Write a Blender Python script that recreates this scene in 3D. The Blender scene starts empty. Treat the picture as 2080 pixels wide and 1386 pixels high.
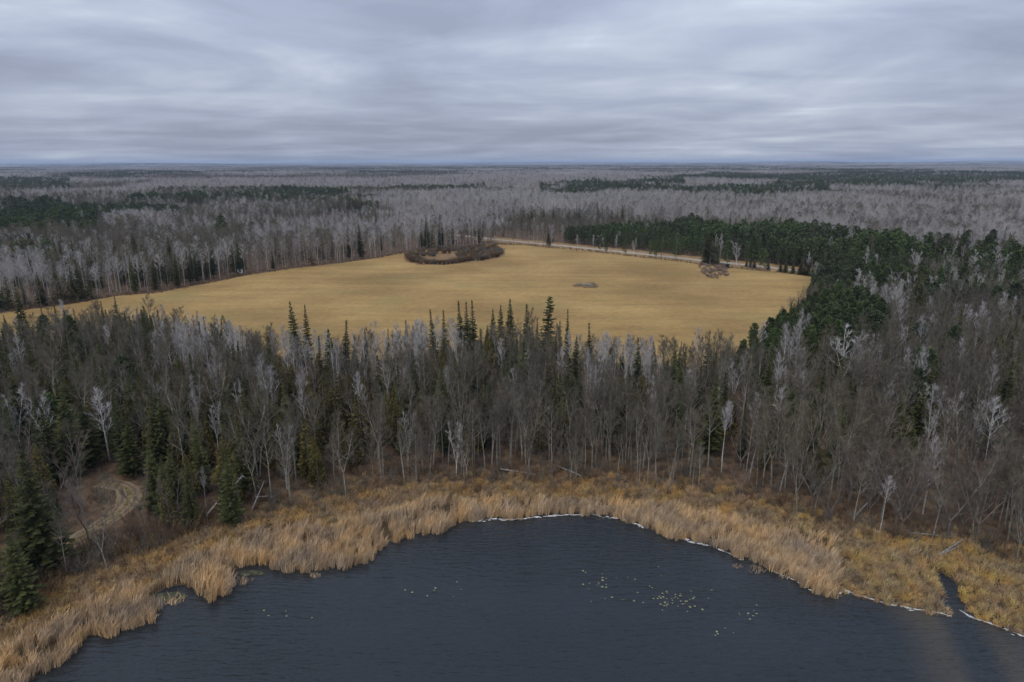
import bpy, math, random
import numpy as np
from mathutils import Vector, Matrix

sc = bpy.context.scene
# ------------------------------------------------------------------ camera
CAMH, FPX, PITCH, ROLL = 55.0, 1387.0, math.radians(14.67), math.radians(0.14)
cam_d = bpy.data.cameras.new('camera'); cam = bpy.data.objects.new('camera', cam_d)
sc.collection.objects.link(cam); sc.camera = cam
cam_d.sensor_width = 36.0; cam_d.lens = 36.0 * FPX / 2080.0
cam_d.clip_start = 0.5; cam_d.clip_end = 90000
_rot = Matrix.Rotation(math.pi/2 - PITCH, 3, 'X') @ Matrix.Rotation(-ROLL, 3, 'Z')
cam.matrix_world = Matrix.Translation((0, 0, CAMH)) @ _rot.to_4x4()
RM = np.array(_rot)                      # columns: right, up, back
# ------------------------------------------------------------------ world: overcast sky
SUN_EL, SUN_AZ = math.radians(48), math.radians(205)     # azimuth from +Y towards +X: behind the camera, to the left
w = bpy.data.worlds.new('World'); sc.world = w; w.use_nodes = True
nt = w.node_tree; nt.nodes.clear()
def N(t, **k):
    n = nt.nodes.new(t)
    for a, b in k.items(): setattr(n, a, b)
    return n
def L(a, b): nt.links.new(a, b)
out = N('ShaderNodeOutputWorld'); bg = N('ShaderNodeBackground'); bg.inputs['Strength'].default_value = 0.1
L(bg.outputs[0], out.inputs['Surface'])
sky = N('ShaderNodeTexSky', sky_type='NISHITA'); sky.sun_disc = False
sky.sun_elevation = SUN_EL; sky.sun_rotation = SUN_AZ; sky.air_density = 1.0; sky.dust_density = 2.0
tc = N('ShaderNodeTexCoord'); sep = N('ShaderNodeSeparateXYZ'); L(tc.outputs['Generated'], sep.inputs[0])
def M(op, a, b=None, clamp=False):
    n = N('ShaderNodeMath', operation=op); n.use_clamp = clamp
    for i, v in enumerate((a, b)):
        if v is None: continue
        if isinstance(v, (int, float)): n.inputs[i].default_value = v
        else: L(v, n.inputs[i])
    return n.outputs[0]
zup = M('MAXIMUM', sep.outputs['Z'], 0.0)
den = M('ADD', zup, 0.075)
cx = M('DIVIDE', sep.outputs['X'], den); cy = M('DIVIDE', sep.outputs['Y'], den)
comb = N('ShaderNodeCombineXYZ'); L(cx, comb.inputs[0]); L(cy, comb.inputs[1])
def cloudnoise(scale, detail, rough, sx, sy, off, dist=0.0):
    mp = N('ShaderNodeMapping'); L(comb.outputs[0], mp.inputs[0])
    mp.inputs['Scale'].default_value = (sx, sy, 1); mp.inputs['Location'].default_value = off
    mp.inputs['Rotation'].default_value = (0, 0, 0.12)
    t = N('ShaderNodeTexNoise'); L(mp.outputs[0], t.inputs['Vector'])
    t.inputs['Scale'].default_value = scale; t.inputs['Detail'].default_value = detail
    t.inputs['Roughness'].default_value = rough; t.inputs['Distortion'].default_value = dist
    return t.outputs[0]
mp0 = N('ShaderNodeMapping'); L(tc.outputs['Generated'], mp0.inputs[0]); mp0.inputs['Scale'].default_value = (1, 1, 4.2); mp0.inputs['Location'].default_value = (.37, 2.1, .8); mp0.inputs['Rotation'].default_value = (0, .05, 0)
tn = N('ShaderNodeTexNoise'); L(mp0.outputs[0], tn.inputs['Vector']); tn.inputs['Scale'].default_value = 2.3; tn.inputs['Detail'].default_value = 6; tn.inputs['Roughness'].default_value = .52; tn.inputs['Distortion'].default_value = .6
n1 = tn.outputs[0]
n2 = cloudnoise(1.0, 4, 0.5, 0.8, 1.0, (7.3, 2.2, 0), 0.4)
cl = M('ADD', M('MULTIPLY', n1, 0.62), M('MULTIPLY', n2, 0.38))
ramp = N('ShaderNodeValToRGB'); L(cl, ramp.inputs[0])
el = ramp.color_ramp.elements
el[0].position = 0.38; el[0].color = (2.1, 2.32, 3.08, 1)
el[1].position = 0.65; el[1].color = (4.35, 4.78, 5.5, 1)
e = el.new(0.5); e.color = (2.75, 3.05, 3.95, 1)
e = el.new(0.59); e.color = (3.5, 3.86, 4.65, 1)
# overcast luminance distribution: the zenith about three times the horizon
grad = M('ADD', M('MULTIPLY', zup, 1.5), 1.1)
mul = N('ShaderNodeVectorMath', operation='SCALE'); L(ramp.outputs[0], mul.inputs[0]); L(grad, mul.inputs['Scale'])
mix = N('ShaderNodeMix', data_type='RGBA'); mix.inputs[0].default_value = 0.92
L(sky.outputs[0], mix.inputs[6]); L(mul.outputs[0], mix.inputs[7]); L(mix.outputs[2], bg.inputs['Color'])
# ------------------------------------------------------------------ sun (veiled), exposure
sd = bpy.data.lights.new('sun', 'SUN'); sd.energy = 1.1; sd.angle = math.radians(35); sd.color = (1, 0.95, 0.88)
sun = bpy.data.objects.new('sun', sd); sc.collection.objects.link(sun)
sv = Vector((math.sin(SUN_AZ)*math.cos(SUN_EL), math.cos(SUN_AZ)*math.cos(SUN_EL), math.sin(SUN_EL)))
sun.rotation_euler = sv.to_track_quat('Z', 'Y').to_euler(); sun.location = (0, 0, 120)
vs = sc.view_settings; vs.view_transform = 'Standard'; vs.look = 'None'; vs.exposure = 0.3; vs.gamma = 1.0
vs.use_curve_mapping = False
cy_ = sc.cycles
cy_.max_bounces = 5; cy_.diffuse_bounces = 2; cy_.glossy_bounces = 2; cy_.transmission_bounces = 2
cy_.volume_bounces = 0; cy_.transparent_max_bounces = 8; cy_.use_denoising = True; cy_.denoiser = 'OPENIMAGEDENOISE'; cy_.denoising_input_passes = 'RGB_ALBEDO_NORMAL'; cy_.denoising_prefilter = 'ACCURATE'
cy_.caustics_reflective = False; cy_.caustics_refractive = False
cy_.use_adaptive_sampling = False; cy_.sample_clamp_direct = 4.0; cy_.sample_clamp_indirect = 1.5

# ------------------------------------------------------------------ helpers
rng = np.random.default_rng(7); R = random.Random(11)
COL = sc.collection
LANDZ = 0.6
def ray(px, py):
    d = RM @ np.array([(px-1040)/FPX, -(py-693)/FPX, -1.0]); return d
def P(px, py, z=LANDZ):
    d = ray(px, py); t = (z-CAMH)/d[2]; return np.array([d[0]*t, d[1]*t])
def PX(xy, z):
    """world -> photo pixel, vectorised"""
    v = np.stack([xy[:, 0], xy[:, 1], np.broadcast_to(z, xy.shape[:1])-CAMH], 1) @ RM
    return 1040+FPX*v[:, 0]/-v[:, 2], 693-FPX*v[:, 1]/-v[:, 2]
def poly(pts, z=LANDZ): return np.array([P(a, b, z) for a, b in pts])
def inside(pts, pg):
    x, y = pts[:, 0], pts[:, 1]; r = np.zeros(len(pts), bool); n = len(pg); j = n-1
    for i in range(n):
        xi, yi = pg[i]; xj, yj = pg[j]
        if yi != yj:
            c = ((yi > y) != (yj > y)) & (x < (xj-xi)*(y-yi)/(yj-yi)+xi); r ^= c
        j = i
    return r
def dist_line(pts, ln, closed=False):
    d = np.full(len(pts), 1e9); n = len(ln)
    for i in range(n if closed else n-1):
        a = ln[i]; b = ln[(i+1) % n]; ab = b-a; L2 = max(ab@ab, 1e-9)
        t = np.clip(((pts-a)@ab)/L2, 0, 1); q = pts-(a+t[:, None]*ab)
        d = np.minimum(d, np.hypot(q[:, 0], q[:, 1]))
    return d
def sdist(pts, pg):
    d = dist_line(pts, pg, True); return np.where(inside(pts, pg), -d, d)
def smooth(t): t = np.clip(t, 0, 1); return t*t*(3-2*t)
_perm = rng.random((256, 256))
def vnoise(x, y):
    xi = np.floor(x).astype(int); yi = np.floor(y).astype(int); fx = smooth(x-xi); fy = smooth(y-yi)
    g = lambda a, b: _perm[a & 255, b & 255]
    return (g(xi, yi)*(1-fx)+g(xi+1, yi)*fx)*(1-fy)+(g(xi, yi+1)*(1-fx)+g(xi+1, yi+1)*fx)*fy
def fbm(x, y, o=4):
    s = 0; a = 0.5; t = 0
    for k in range(o): s = s+a*vnoise(x*2**k+17.3*k, y*2**k+5.1*k); t += a; a *= 0.5
    return s/t
def densify(ln, step):
    o = []
    for a, b in zip(ln[:-1], ln[1:]):
        n = max(1, int(np.hypot(*(b-a))/step))
        for k in range(n): o.append(a+(b-a)*k/n)
    o.append(ln[-1]); return np.array(o)
def smoothline(ln, it=2):
    for _ in range(it):
        q = [ln[0]]
        for a, b in zip(ln[:-1], ln[1:]): q += [a*.75+b*.25, a*.25+b*.75]
        q.append(ln[-1]); ln = np.array(q)
    return ln

def tag(o, label, cat, group=None, kind=None):
    o['label'] = label; o['category'] = cat
    if group: o['group'] = group
    if kind: o['kind'] = kind
    return o
def mesh(name, V, F, mats, mi=None):
    me = bpy.data.meshes.new(name); me.from_pydata([tuple(v) for v in V], [], F)
    for m in (mats if isinstance(mats, (list, tuple)) else [mats]): me.materials.append(m)
    if mi is not None: me.polygons.foreach_set('material_index', mi)
    me.update(); return me
def obj(name, me, parent=None, loc=None, rz=0):
    o = bpy.data.objects.new(name, me); COL.objects.link(o)
    if parent: o.parent = parent
    if loc is not None: o.location = loc
    if rz: o.rotation_euler = (0, 0, rz)
    return o

# ------------------------------------------------------------------ materials
def mat(name, c1, c2=None, scale=1.0, rough=0.9, rnd=0.0, c3=None, spec=0.2, coord='Object', detail=4.0, sx=(1, 1, 1), lo=.35, hi=.65, wvar=0.0, wscale=.06):
    """noise-mixed diffuse material; rnd = brightness spread from thing to thing"""
    m = bpy.data.materials.new(name); m.use_nodes = True; t = m.node_tree; n = t.nodes; l = t.links
    b = n['Principled BSDF']; b.inputs['Roughness'].default_value = rough; b.inputs['Specular IOR Level'].default_value = spec
    c2 = c2 or c1
    tcn = n.new('ShaderNodeTexCoord'); mp = n.new('ShaderNodeMapping'); mp.inputs['Scale'].default_value = sx
    l.new(tcn.outputs[coord], mp.inputs[0])
    nz = n.new('ShaderNodeTexNoise'); nz.inputs['Scale'].default_value = scale; nz.inputs['Detail'].default_value = detail
    l.new(mp.outputs[0], nz.inputs['Vector'])
    rp = n.new('ShaderNodeValToRGB'); l.new(nz.outputs[0], rp.inputs[0])
    rp.color_ramp.elements[0].position = lo; rp.color_ramp.elements[0].color = (*c1, 1)
    rp.color_ramp.elements[1].position = hi; rp.color_ramp.elements[1].color = (*c2, 1)
    if c3: rp.color_ramp.elements.new((lo+hi)/2).color = (*c3, 1)
    src = rp.outputs[0]
    if rnd:
        oi = n.new('ShaderNodeObjectInfo'); mr = n.new('ShaderNodeMapRange')
        mr.inputs['To Min'].default_value = 1-rnd; mr.inputs['To Max'].default_value = 1+rnd
        l.new(oi.outputs['Random'], mr.inputs[0])
        hs = n.new('ShaderNodeHueSaturation'); l.new(src, hs.inputs['Color']); l.new(mr.outputs[0], hs.inputs['Value'])
        src = hs.outputs[0]
    if wvar:
        gp = n.new('ShaderNodeNewGeometry'); wn = n.new('ShaderNodeTexNoise'); wn.inputs['Scale'].default_value = wscale; wn.inputs['Detail'].default_value = 5
        l.new(gp.outputs['Position'], wn.inputs['Vector']); mw = n.new('ShaderNodeMapRange'); mw.inputs['From Min'].default_value = .3; mw.inputs['From Max'].default_value = .7
        mw.inputs['To Min'].default_value = 1-wvar; mw.inputs['To Max'].default_value = 1+wvar; l.new(wn.outputs[0], mw.inputs[0])
        hw = n.new('ShaderNodeHueSaturation'); l.new(src, hw.inputs['Color']); l.new(mw.outputs[0], hw.inputs['Value'])
        ms_ = n.new('ShaderNodeMapRange'); ms_.inputs['From Min'].default_value = .3; ms_.inputs['From Max'].default_value = .7; ms_.inputs['To Min'].default_value = .7; ms_.inputs['To Max'].default_value = 1.15
        l.new(wn.outputs[0], ms_.inputs[0]); l.new(ms_.outputs[0], hw.inputs['Saturation']); src = hw.outputs[0]
    l.new(src, b.inputs['Base Color'])
    return m
def bump(m, scale, strength, dist, sx=(1, 1, 1), coord='Object'):
    t = m.node_tree; n = t.nodes; l = t.links
    tcn = n.new('ShaderNodeTexCoord'); mp = n.new('ShaderNodeMapping'); mp.inputs['Scale'].default_value = sx
    l.new(tcn.outputs[coord], mp.inputs[0]); nz = n.new('ShaderNodeTexNoise'); nz.inputs['Scale'].default_value = scale
    nz.inputs['Detail'].default_value = 6; l.new(mp.outputs[0], nz.inputs['Vector'])
    bp = n.new('ShaderNodeBump'); bp.inputs['Strength'].default_value = strength; bp.inputs['Distance'].default_value = dist
    l.new(nz.outputs[0], bp.inputs['Height']); l.new(bp.outputs[0], n['Principled BSDF'].inputs['Normal'])
MT = {}
MT['bark_white'] = mat('bark_white', (.30, .29, .27), (.62, .60, .57), 1.3, .8, .15)
MT['twig_pale'] = mat('twig_pale', (.29, .275, .265), (.43, .41, .395), .5, .9, .18, wvar=.16, wscale=.012)
MT['bark_grey'] = mat('bark_grey', (.15, .14, .112), (.31, .29, .24), .9, .9, .25)
MT['twig_grey'] = mat('twig_grey', (.078, .068, .048), (.148, .131, .095), .4, .9, .22, wvar=.22, wscale=.03)
MT['bark_brown'] = mat('bark_brown', (.13, .115, .10), (.24, .215, .19), .9, .9, .2)
MT['twig_red'] = mat('twig_red', (.108, .086, .068), (.175, .142, .115), .4, .9, .2)
MT['bark_dark'] = mat('bark_dark', (.07, .055, .045), (.13, .105, .085), 1.5, .95, .1)
MT['needle_spruce'] = mat('needle_spruce', (.032, .038, .013), (.078, .082, .025), .7, .75, .28)
MT['needle_fir'] = mat('needle_fir', (.026, .034, .014), (.058, .068, .026), .7, .75, .25)
MT['needle_cedar'] = mat('needle_cedar', (.056, .050, .014), (.135, .112, .032), .5, .8, .28, wvar=.2)
MT['needle_pine'] = mat('needle_pine', (.030, .048, .019), (.080, .108, .041), .6, .75, .3, wvar=.22, wscale=.03)
MT['twig_white'] = mat('twig_white', (.33, .315, .30), (.50, .48, .465), .5, .9, .15)
MT['brush_red'] = mat('brush_red', (.095, .062, .038), (.19, .125, .070), .7, .9, .3)
MT['brush_grey'] = mat('brush_grey', (.09, .082, .066), (.17, .155, .125), .7, .9, .3)
MT['reed'] = mat('reed', (.40, .265, .142), (.68, .485, .28), .35, .8, .28, c3=(.56, .39, .215), wvar=.28, wscale=.22)
MT['sedge'] = mat('sedge', (.32, .188, .078), (.52, .335, .148), .6, .85, .3, c3=(.41, .26, .112), wvar=.28, wscale=.25)
MT['sedge_green'] = mat('sedge_green', (.36, .255, .095), (.54, .40, .165), .6, .85, .3, wvar=.25, wscale=.25)
MT['dead_wood'] = mat('dead_wood', (.18, .17, .155), (.36, .34, .31), 2.0, .9, .15)

# ------------------------------------------------------------------ lines of the place (from photo pixels to the ground)
shore_px = [(60,1386),(138,1335),(152,1303),(232,1286),(300,1262),(322,1228),(388,1205),(432,1212),(468,1192),(482,1166),(540,1153),
 (610,1162),(690,1157),(758,1141),(768,1112),(800,1101),(850,1086),(905,1075),(942,1060),(1000,1053),(1060,1053),(1120,1046),(1200,1044),
 (1262,1053),(1302,1066),(1322,1080),(1400,1096),(1440,1106),(1512,1136),(1560,1155),(1612,1176),(1640,1195),(1692,1214),(1722,1200),
 (1790,1222),(1860,1236),(1925,1246),(1952,1238),(1978,1254),(2022,1269),(2080,1291)]
shore = poly(shore_px, 0.0)
p0, p1 = shore[0], shore[-1]
lake_pg = np.vstack([shore, p1+[20,-7], p1+[70,-30], [420,-120], [420,-400], [-300,-400], [-220,-80], p0+[-50,-40], p0+[-10,-10]])
chan = smoothline(poly([(1944,1250),(1936,1222),(1928,1200),(1918,1180),(1908,1172)], 0.0))
creek = [smoothline(poly(q, 0.3)) for q in ([(1918,1180),(1908,1172),(1905,1166),(1915,1163)], [(1918,1180),(1938,1174),(1944,1166),(1952,1161)], [(1905,1166),(1890,1150),(1876,1138),(1872,1128)])]
marsh_top_px = [(-160,1335),(0,1262),(100,1212),(200,1162),(310,1128),(400,1084),(520,1052),(640,1035),(700,1016),(800,994),(950,990),(1100,982),
 (1250,986),(1400,998),(1500,1016),(1600,1046),(1700,1076),(1800,1094),(1950,1116),(2080,1155),(2240,1205)]
marsh_top = poly(marsh_top_px)
field_px = [(-140,665),(20,634),(135,620),(236,602),(313,596),(367,586),(431,574),(498,560),(606,544),(700,534),(770,524),(830,512),(900,504),(985,499),(1013,497),
 (1060,498),(1195,511),(1296,523),(1390,533),(1480,544),(1560,552),(1649,561),(1640,600),(1590,655),(1490,735),(1440,760),(1400,748),(1200,735),(1000,708),(900,712),
 (700,742),(600,732),(500,708),(420,690),(300,680),(150,690),(0,715),(-140,742)]
field_pg = poly(field_px)
road = smoothline(poly([(930,478),(1006,487),(1070,493),(1127,498),(1195,505),(1313,517),(1390,526),(1433,530),(1491,536),(1541,541),(1599,548),(1657,555),(1720,563),(1850,584),(2080,628)]))
track = smoothline(poly([(60,1160),(130,1113),(185,1080),(222,1056),(252,1032),(266,1010),(258,992),(232,984),(205,980)]))
wet_c = P(925, 523); wet_r = np.array([27.0, 58.0])
wet_pg = poly([(818,521),(840,514),(900,507),(960,503),(1010,504),(1027,514),(1022,521),(1000,528),(960,533),(900,539),(850,538),(824,532)])
brush_pg = poly([(1418,538),(1440,531),(1466,535),(1478,548),(1478,560),(1462,568),(1440,566),(1424,554)])
clear_pg = poly([(868,414),(950,417),(940,422),(880,420)])

POOLS = ((350,1212,2.8),(505,1166,2.6))
def land_z(xy):
    s = sdist(xy, lake_pg)
    z = np.where(s < 0, np.maximum(-1.2, s*0.25-0.12), np.minimum(LANDZ, s*0.045-.02))
    for a, b_, rr_ in POOLS: q_ = np.hypot(*(xy-P(a, b_, .0)).T); z = np.where(q_ < rr_, np.minimum(z, -.25+.3*smooth((q_-rr_*.6)/(rr_*.4))), z)
    c = dist_line(xy, chan); z = np.where(c < 1.6, np.minimum(z, -0.5+smooth((c-.45)/1.1)*.7), z)
    return z, s

# ------------------------------------------------------------------ ground, one sheet to the horizon
def axis(lo, hi, step, far):
    a = list(np.arange(lo, hi+.01, step)); d = step; x = hi
    while x < far: d *= 1.16; x += d; a.append(x)
    d = step; x = lo
    while x > -far: d *= 1.16; x -= d; a.insert(0, x)
    return np.array(a)
gx = axis(-110, 110, 1.0, 33000); gy = axis(40, 150, 1.0, 33000)
GX, GY = np.meshgrid(gx, gy, indexing='ij'); gxy = np.stack([GX.ravel(), GY.ravel()], 1)
gz, gs = land_z(gxy)
nx, ny = len(gx), len(gy); ii = np.arange(nx*ny).reshape(nx, ny)
q = np.stack([ii[:-1,:-1].ravel(), ii[1:,:-1].ravel(), ii[1:,1:].ravel(), ii[:-1,1:].ravel()], 1)
marsh_pg = np.vstack([marsh_top, [300,-50], [300,-400], [-300,-400], [-300,30]])
msd = sdist(gxy, marsh_pg)
g_mat = mat('forest_floor', (.06, .038, .024), (.17, .108, .062), .45, .95, c3=(.11, .07, .042), detail=8)
t = g_mat.node_tree; n = t.nodes; l = t.links
at = n.new('ShaderNodeAttribute'); at.attribute_name = 'marsh'
mx = n.new('ShaderNodeMix'); mx.data_type = 'RGBA'; l.new(at.outputs['Fac'], mx.inputs[0])
src = n['Principled BSDF'].inputs['Base Color'].links[0].from_socket
l.new(src, mx.inputs[6]); mx.inputs[7].default_value = (.075, .05, .026, 1); l.new(mx.outputs[2], n['Principled BSDF'].inputs['Base Color'])
bump(g_mat, 1.5, .6, .3)
gm = bpy.data.meshes.new('ground'); gm.from_pydata(np.column_stack([gxy, gz]).tolist(), [], q.tolist()); gm.materials.append(g_mat)
gm.attributes.new('marsh', 'FLOAT', 'POINT').data.foreach_set('value', smooth((3-msd)/8).astype(np.float32)); gm.update()
tag(obj('ground', gm), 'brown leaf littered forest floor stretching to the horizon', 'ground', kind='structure')

# lake
wm = bpy.data.materials.new('lake_water'); wm.use_nodes = True; t = wm.node_tree; n = t.nodes; l = t.links
b = n['Principled BSDF']; b.inputs['Roughness'].default_value = .07; b.inputs['IOR'].default_value = 1.333
tcn = n.new('ShaderNodeTexCoord')
def wav(scale, sx, rot, detail=3, dist=0.0):
    mp = n.new('ShaderNodeMapping'); mp.inputs['Scale'].default_value = sx; mp.inputs['Rotation'].default_value = (0, 0, rot)
    l.new(tcn.outputs['Object'], mp.inputs[0]); z = n.new('ShaderNodeTexNoise'); z.inputs['Scale'].default_value = scale
    z.inputs['Detail'].default_value = detail; z.inputs['Distortion'].default_value = dist; l.new(mp.outputs[0], z.inputs['Vector']); return z.outputs[0]
a1 = wav(1.15, (.30, 1.5, 1), .08, 3, .3); a2 = wav(2.0, (.5, 1.3, 1), -.15, 3); a3 = wav(.05, (.5, 1.2, 1), .2, 4)
ad = n.new('ShaderNodeMath'); ad.operation = 'MULTIPLY_ADD'; l.new(a2, ad.inputs[0]); ad.inputs[1].default_value = .45; l.new(a1, ad.inputs[2])
bp = n.new('ShaderNodeBump'); bp.inputs['Distance'].default_value = .30; l.new(ad.outputs[0], bp.inputs['Height'])
mr = n.new('ShaderNodeMapRange'); l.new(a3, mr.inputs[0]); mr.inputs['From Min'].default_value = .3; mr.inputs['From Max'].default_value = .7
mr.inputs['To Min'].default_value = .2; mr.inputs['To Max'].default_value = .95; l.new(mr.outputs[0], bp.inputs['Strength'])
l.new(bp.outputs[0], b.inputs['Normal'])
at = n.new('ShaderNodeAttribute'); at.attribute_name = 'sand'; mx = n.new('ShaderNodeMix'); mx.data_type = 'RGBA'
l.new(at.outputs['Fac'], mx.inputs[0]); mx.inputs[6].default_value = (.0135, .0185, .0225, 1); mx.inputs[7].default_value = (.075, .058, .034, 1)
l.new(mx.outputs[2], b.inputs['Base Color'])
lx = np.arange(-125, 176, 1.5); ly = np.arange(-40, 141, 1.5); LX, LY = np.meshgrid(lx, ly, indexing='ij'); lxy = np.stack([LX.ravel(), LY.ravel()], 1)
ii = np.arange(len(lxy)).reshape(len(lx), len(ly)); lq = np.stack([ii[:-1,:-1].ravel(), ii[1:,:-1].ravel(), ii[1:,1:].ravel(), ii[:-1,1:].ravel()], 1)
plume = smoothline(poly([(1940,1240),(1970,1300),(2010,1390)], 0)); bar1 = smoothline(poly([(1880,1250),(1935,1300),(1960,1386)], 0)); bar2 = smoothline(poly([(1990,1268),(2040,1330),(2090,1400)], 0))
sand = np.maximum(smooth(1-dist_line(lxy, bar1)/6.5), smooth(1-dist_line(lxy, bar2)/5.5))*(.48+.5*(fbm(lxy[:,0]/4, lxy[:,1]/4)-.5))
sand *= smooth((dist_line(lxy, plume)-1.2)/2)
shal = smooth(1-np.abs(dist_line(lxy, shore))/3)*.25*fbm(lxy[:,0]/7, lxy[:,1]/7)
lm = bpy.data.meshes.new('lake'); lm.from_pydata(np.column_stack([lxy, np.zeros(len(lxy))]).tolist(), [], lq.tolist()); lm.materials.append(wm)
lm.attributes.new('sand', 'FLOAT', 'POINT').data.foreach_set('value', np.maximum(sand, shal).clip(0, 1).astype(np.float32)); lm.update()
tag(obj('lake', lm), 'dark rippled lake water in the foreground', 'lake', kind='structure')

# hay field: one sheet
f_mat = mat('field_grass', (.235, .147, .051), (.345, .227, .083), .022, .95, c3=(.288, .186, .066), coord='Object', detail=7, sx=(1, 1, 1), lo=.36, hi=.64)
t = f_mat.node_tree; n = t.nodes; l = t.links; b = n['Principled BSDF']
src = b.inputs['Base Color'].links[0].from_socket
tcn = n.new('ShaderNodeTexCoord'); mp = n.new('ShaderNodeMapping'); mp.inputs['Rotation'].default_value = (0, 0, math.radians(28)); mp.inputs['Scale'].default_value = (.02, .16, 1)
l.new(tcn.outputs['Object'], mp.inputs[0]); nz = n.new('ShaderNodeTexNoise'); nz.inputs['Scale'].default_value = 1; nz.inputs['Detail'].default_value = 5; l.new(mp.outputs[0], nz.inputs['Vector'])
nz2 = n.new('ShaderNodeTexNoise'); nz2.inputs['Scale'].default_value = .5; nz2.inputs['Detail'].default_value = 8; l.new(tcn.outputs['Object'], nz2.inputs['Vector'])
ad = n.new('ShaderNodeMath'); ad.operation = 'ADD'; l.new(nz.outputs[0], ad.inputs[0]); l.new(nz2.outputs[0], ad.inputs[1])
mr = n.new('ShaderNodeMapRange'); l.new(ad.outputs[0], mr.inputs[0]); mr.inputs['From Min'].default_value = .7; mr.inputs['From Max'].default_value = 1.3; mr.inputs['To Min'].default_value = .80; mr.inputs['To Max'].default_value = 1.18
hs = n.new('ShaderNodeHueSaturation'); l.new(src, hs.inputs['Color']); l.new(mr.outputs[0], hs.inputs['Value'])
nz3 = n.new('ShaderNodeTexNoise'); nz3.inputs['Scale'].default_value = .03; l.new(tcn.outputs['Object'], nz3.inputs['Vector'])
mg = n.new('ShaderNodeMix'); mg.data_type = 'RGBA'; mr2 = n.new('ShaderNodeMapRange'); l.new(nz3.outputs[0], mr2.inputs[0]); mr2.inputs['From Min'].default_value = .52; mr2.inputs['From Max'].default_value = .75; mr2.inputs['To Max'].default_value = .55
l.new(mr2.outputs[0], mg.inputs[0]); l.new(hs.outputs[0], mg.inputs[6]); mg.inputs[7].default_value = (.22, .18, .062, 1); l.new(mg.outputs[2], b.inputs['Base Color'])
bump(f_mat, 2.0, .5, .25)
def sheet(name, pg, z, m, lab, cat, kind='structure'):
    me = mesh(name, [(a, b_, z) for a, b_ in pg], [list(range(len(pg)))], m); return tag(obj(name, me), lab, cat, kind=kind)
fp = densify(np.vstack([field_pg, field_pg[:1]]), 4)[:-1]
fp = fp+np.stack([fbm(fp[:,0]/9, fp[:,1]/9)-.5, fbm(fp[:,0]/9+40, fp[:,1]/9)-.5], 1)*3
sheet('hay_field', fp, LANDZ+.03, f_mat, 'mown straw coloured hay field ringed by woods', 'field')
def ribbon(ln, wd, z, name, m, lab, cat, wob=.15, kind='structure'):
    ln = densify(ln, 2.0); tn = np.gradient(ln, axis=0); tn /= np.linalg.norm(tn, axis=1)[:, None]; nn = np.stack([-tn[:,1], tn[:,0]], 1)
    k = np.arange(len(ln)); w1 = wd/2*(1+wob*(fbm(k*.35, k*0+3.)-.5)*2); w2 = wd/2*(1+wob*(fbm(k*.35, k*0+9.)-.5)*2)
    A = ln+nn*w1[:, None]; B = ln-nn*w2[:, None]; zz = land_z(ln)[0] if z is None else np.full(len(ln), z)
    V = [(*a, h) for a, h in zip(A, zz)]+[(*a, h) for a, h in zip(B, zz)]; m_ = len(ln)
    F = [(i, m_+i, m_+i+1, i+1) for i in range(m_-1)]
    return tag(obj(name, mesh(name, V, F, m)), lab, cat, kind=kind)
v_mat = mat('verge_grass', (.20, .125, .055), (.30, .20, .09), .25, .95, detail=6)
r_mat = mat('gravel', (.27, .235, .19), (.40, .355, .295), .6, .95, detail=8)
d_mat = mat('sandy_track', (.14, .098, .058), (.24, .175, .108), .5, .95, detail=8); bump(d_mat, 1.2, .5, .2)
ribbon(road[4:], 26, LANDZ+.045, 'grass_verge', v_mat, 'dry grass verge along the gravel road', 'verge')
ribbon(road, 5.6, LANDZ+.07, 'gravel_road', r_mat, 'pale gravel road between the field and pines', 'road', .05)
trk = ribbon(track, 3.6, LANDZ+.04, 'dirt_track', d_mat, 'curving two-rut dirt track through the woods by the reeds', 'track', .35)
def offline(ln, o): tn_ = np.gradient(ln, axis=0); tn_ /= np.linalg.norm(tn_, axis=1)[:, None]; return ln+np.stack([-tn_[:,1], tn_[:,0]], 1)*o
for nm_, o_, w_, m_k in (('grass_strip', 0, .7, mat('track_grass', (.10, .075, .03), (.22, .16, .07), 1.2, .95)), ('rut', .95, .5, mat('rut_soil', (.11, .08, .05), (.18, .135, .088), 1, .95)), ('rut', -.95, .5, bpy.data.materials.get('rut_soil'))):
    q_ = ribbon(offline(densify(track, 2.0), o_), w_, LANDZ+.046, nm_, m_k or bpy.data.materials['rut_soil'], '', '', .6); q_.parent = trk
    for k_ in ('label', 'category', 'kind'): del q_[k_]
sheet('wetland_floor', wet_pg, LANDZ+.05, mat('wet_grass', (.16, .10, .045), (.24, .15, .07), .2, .95), 'brown grassy hollow inside the shrub ring in the field', 'ground')
sheet('far_clearing', clear_pg, LANDZ+.03, v_mat, 'small pale clearing among the far woods', 'clearing')

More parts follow.
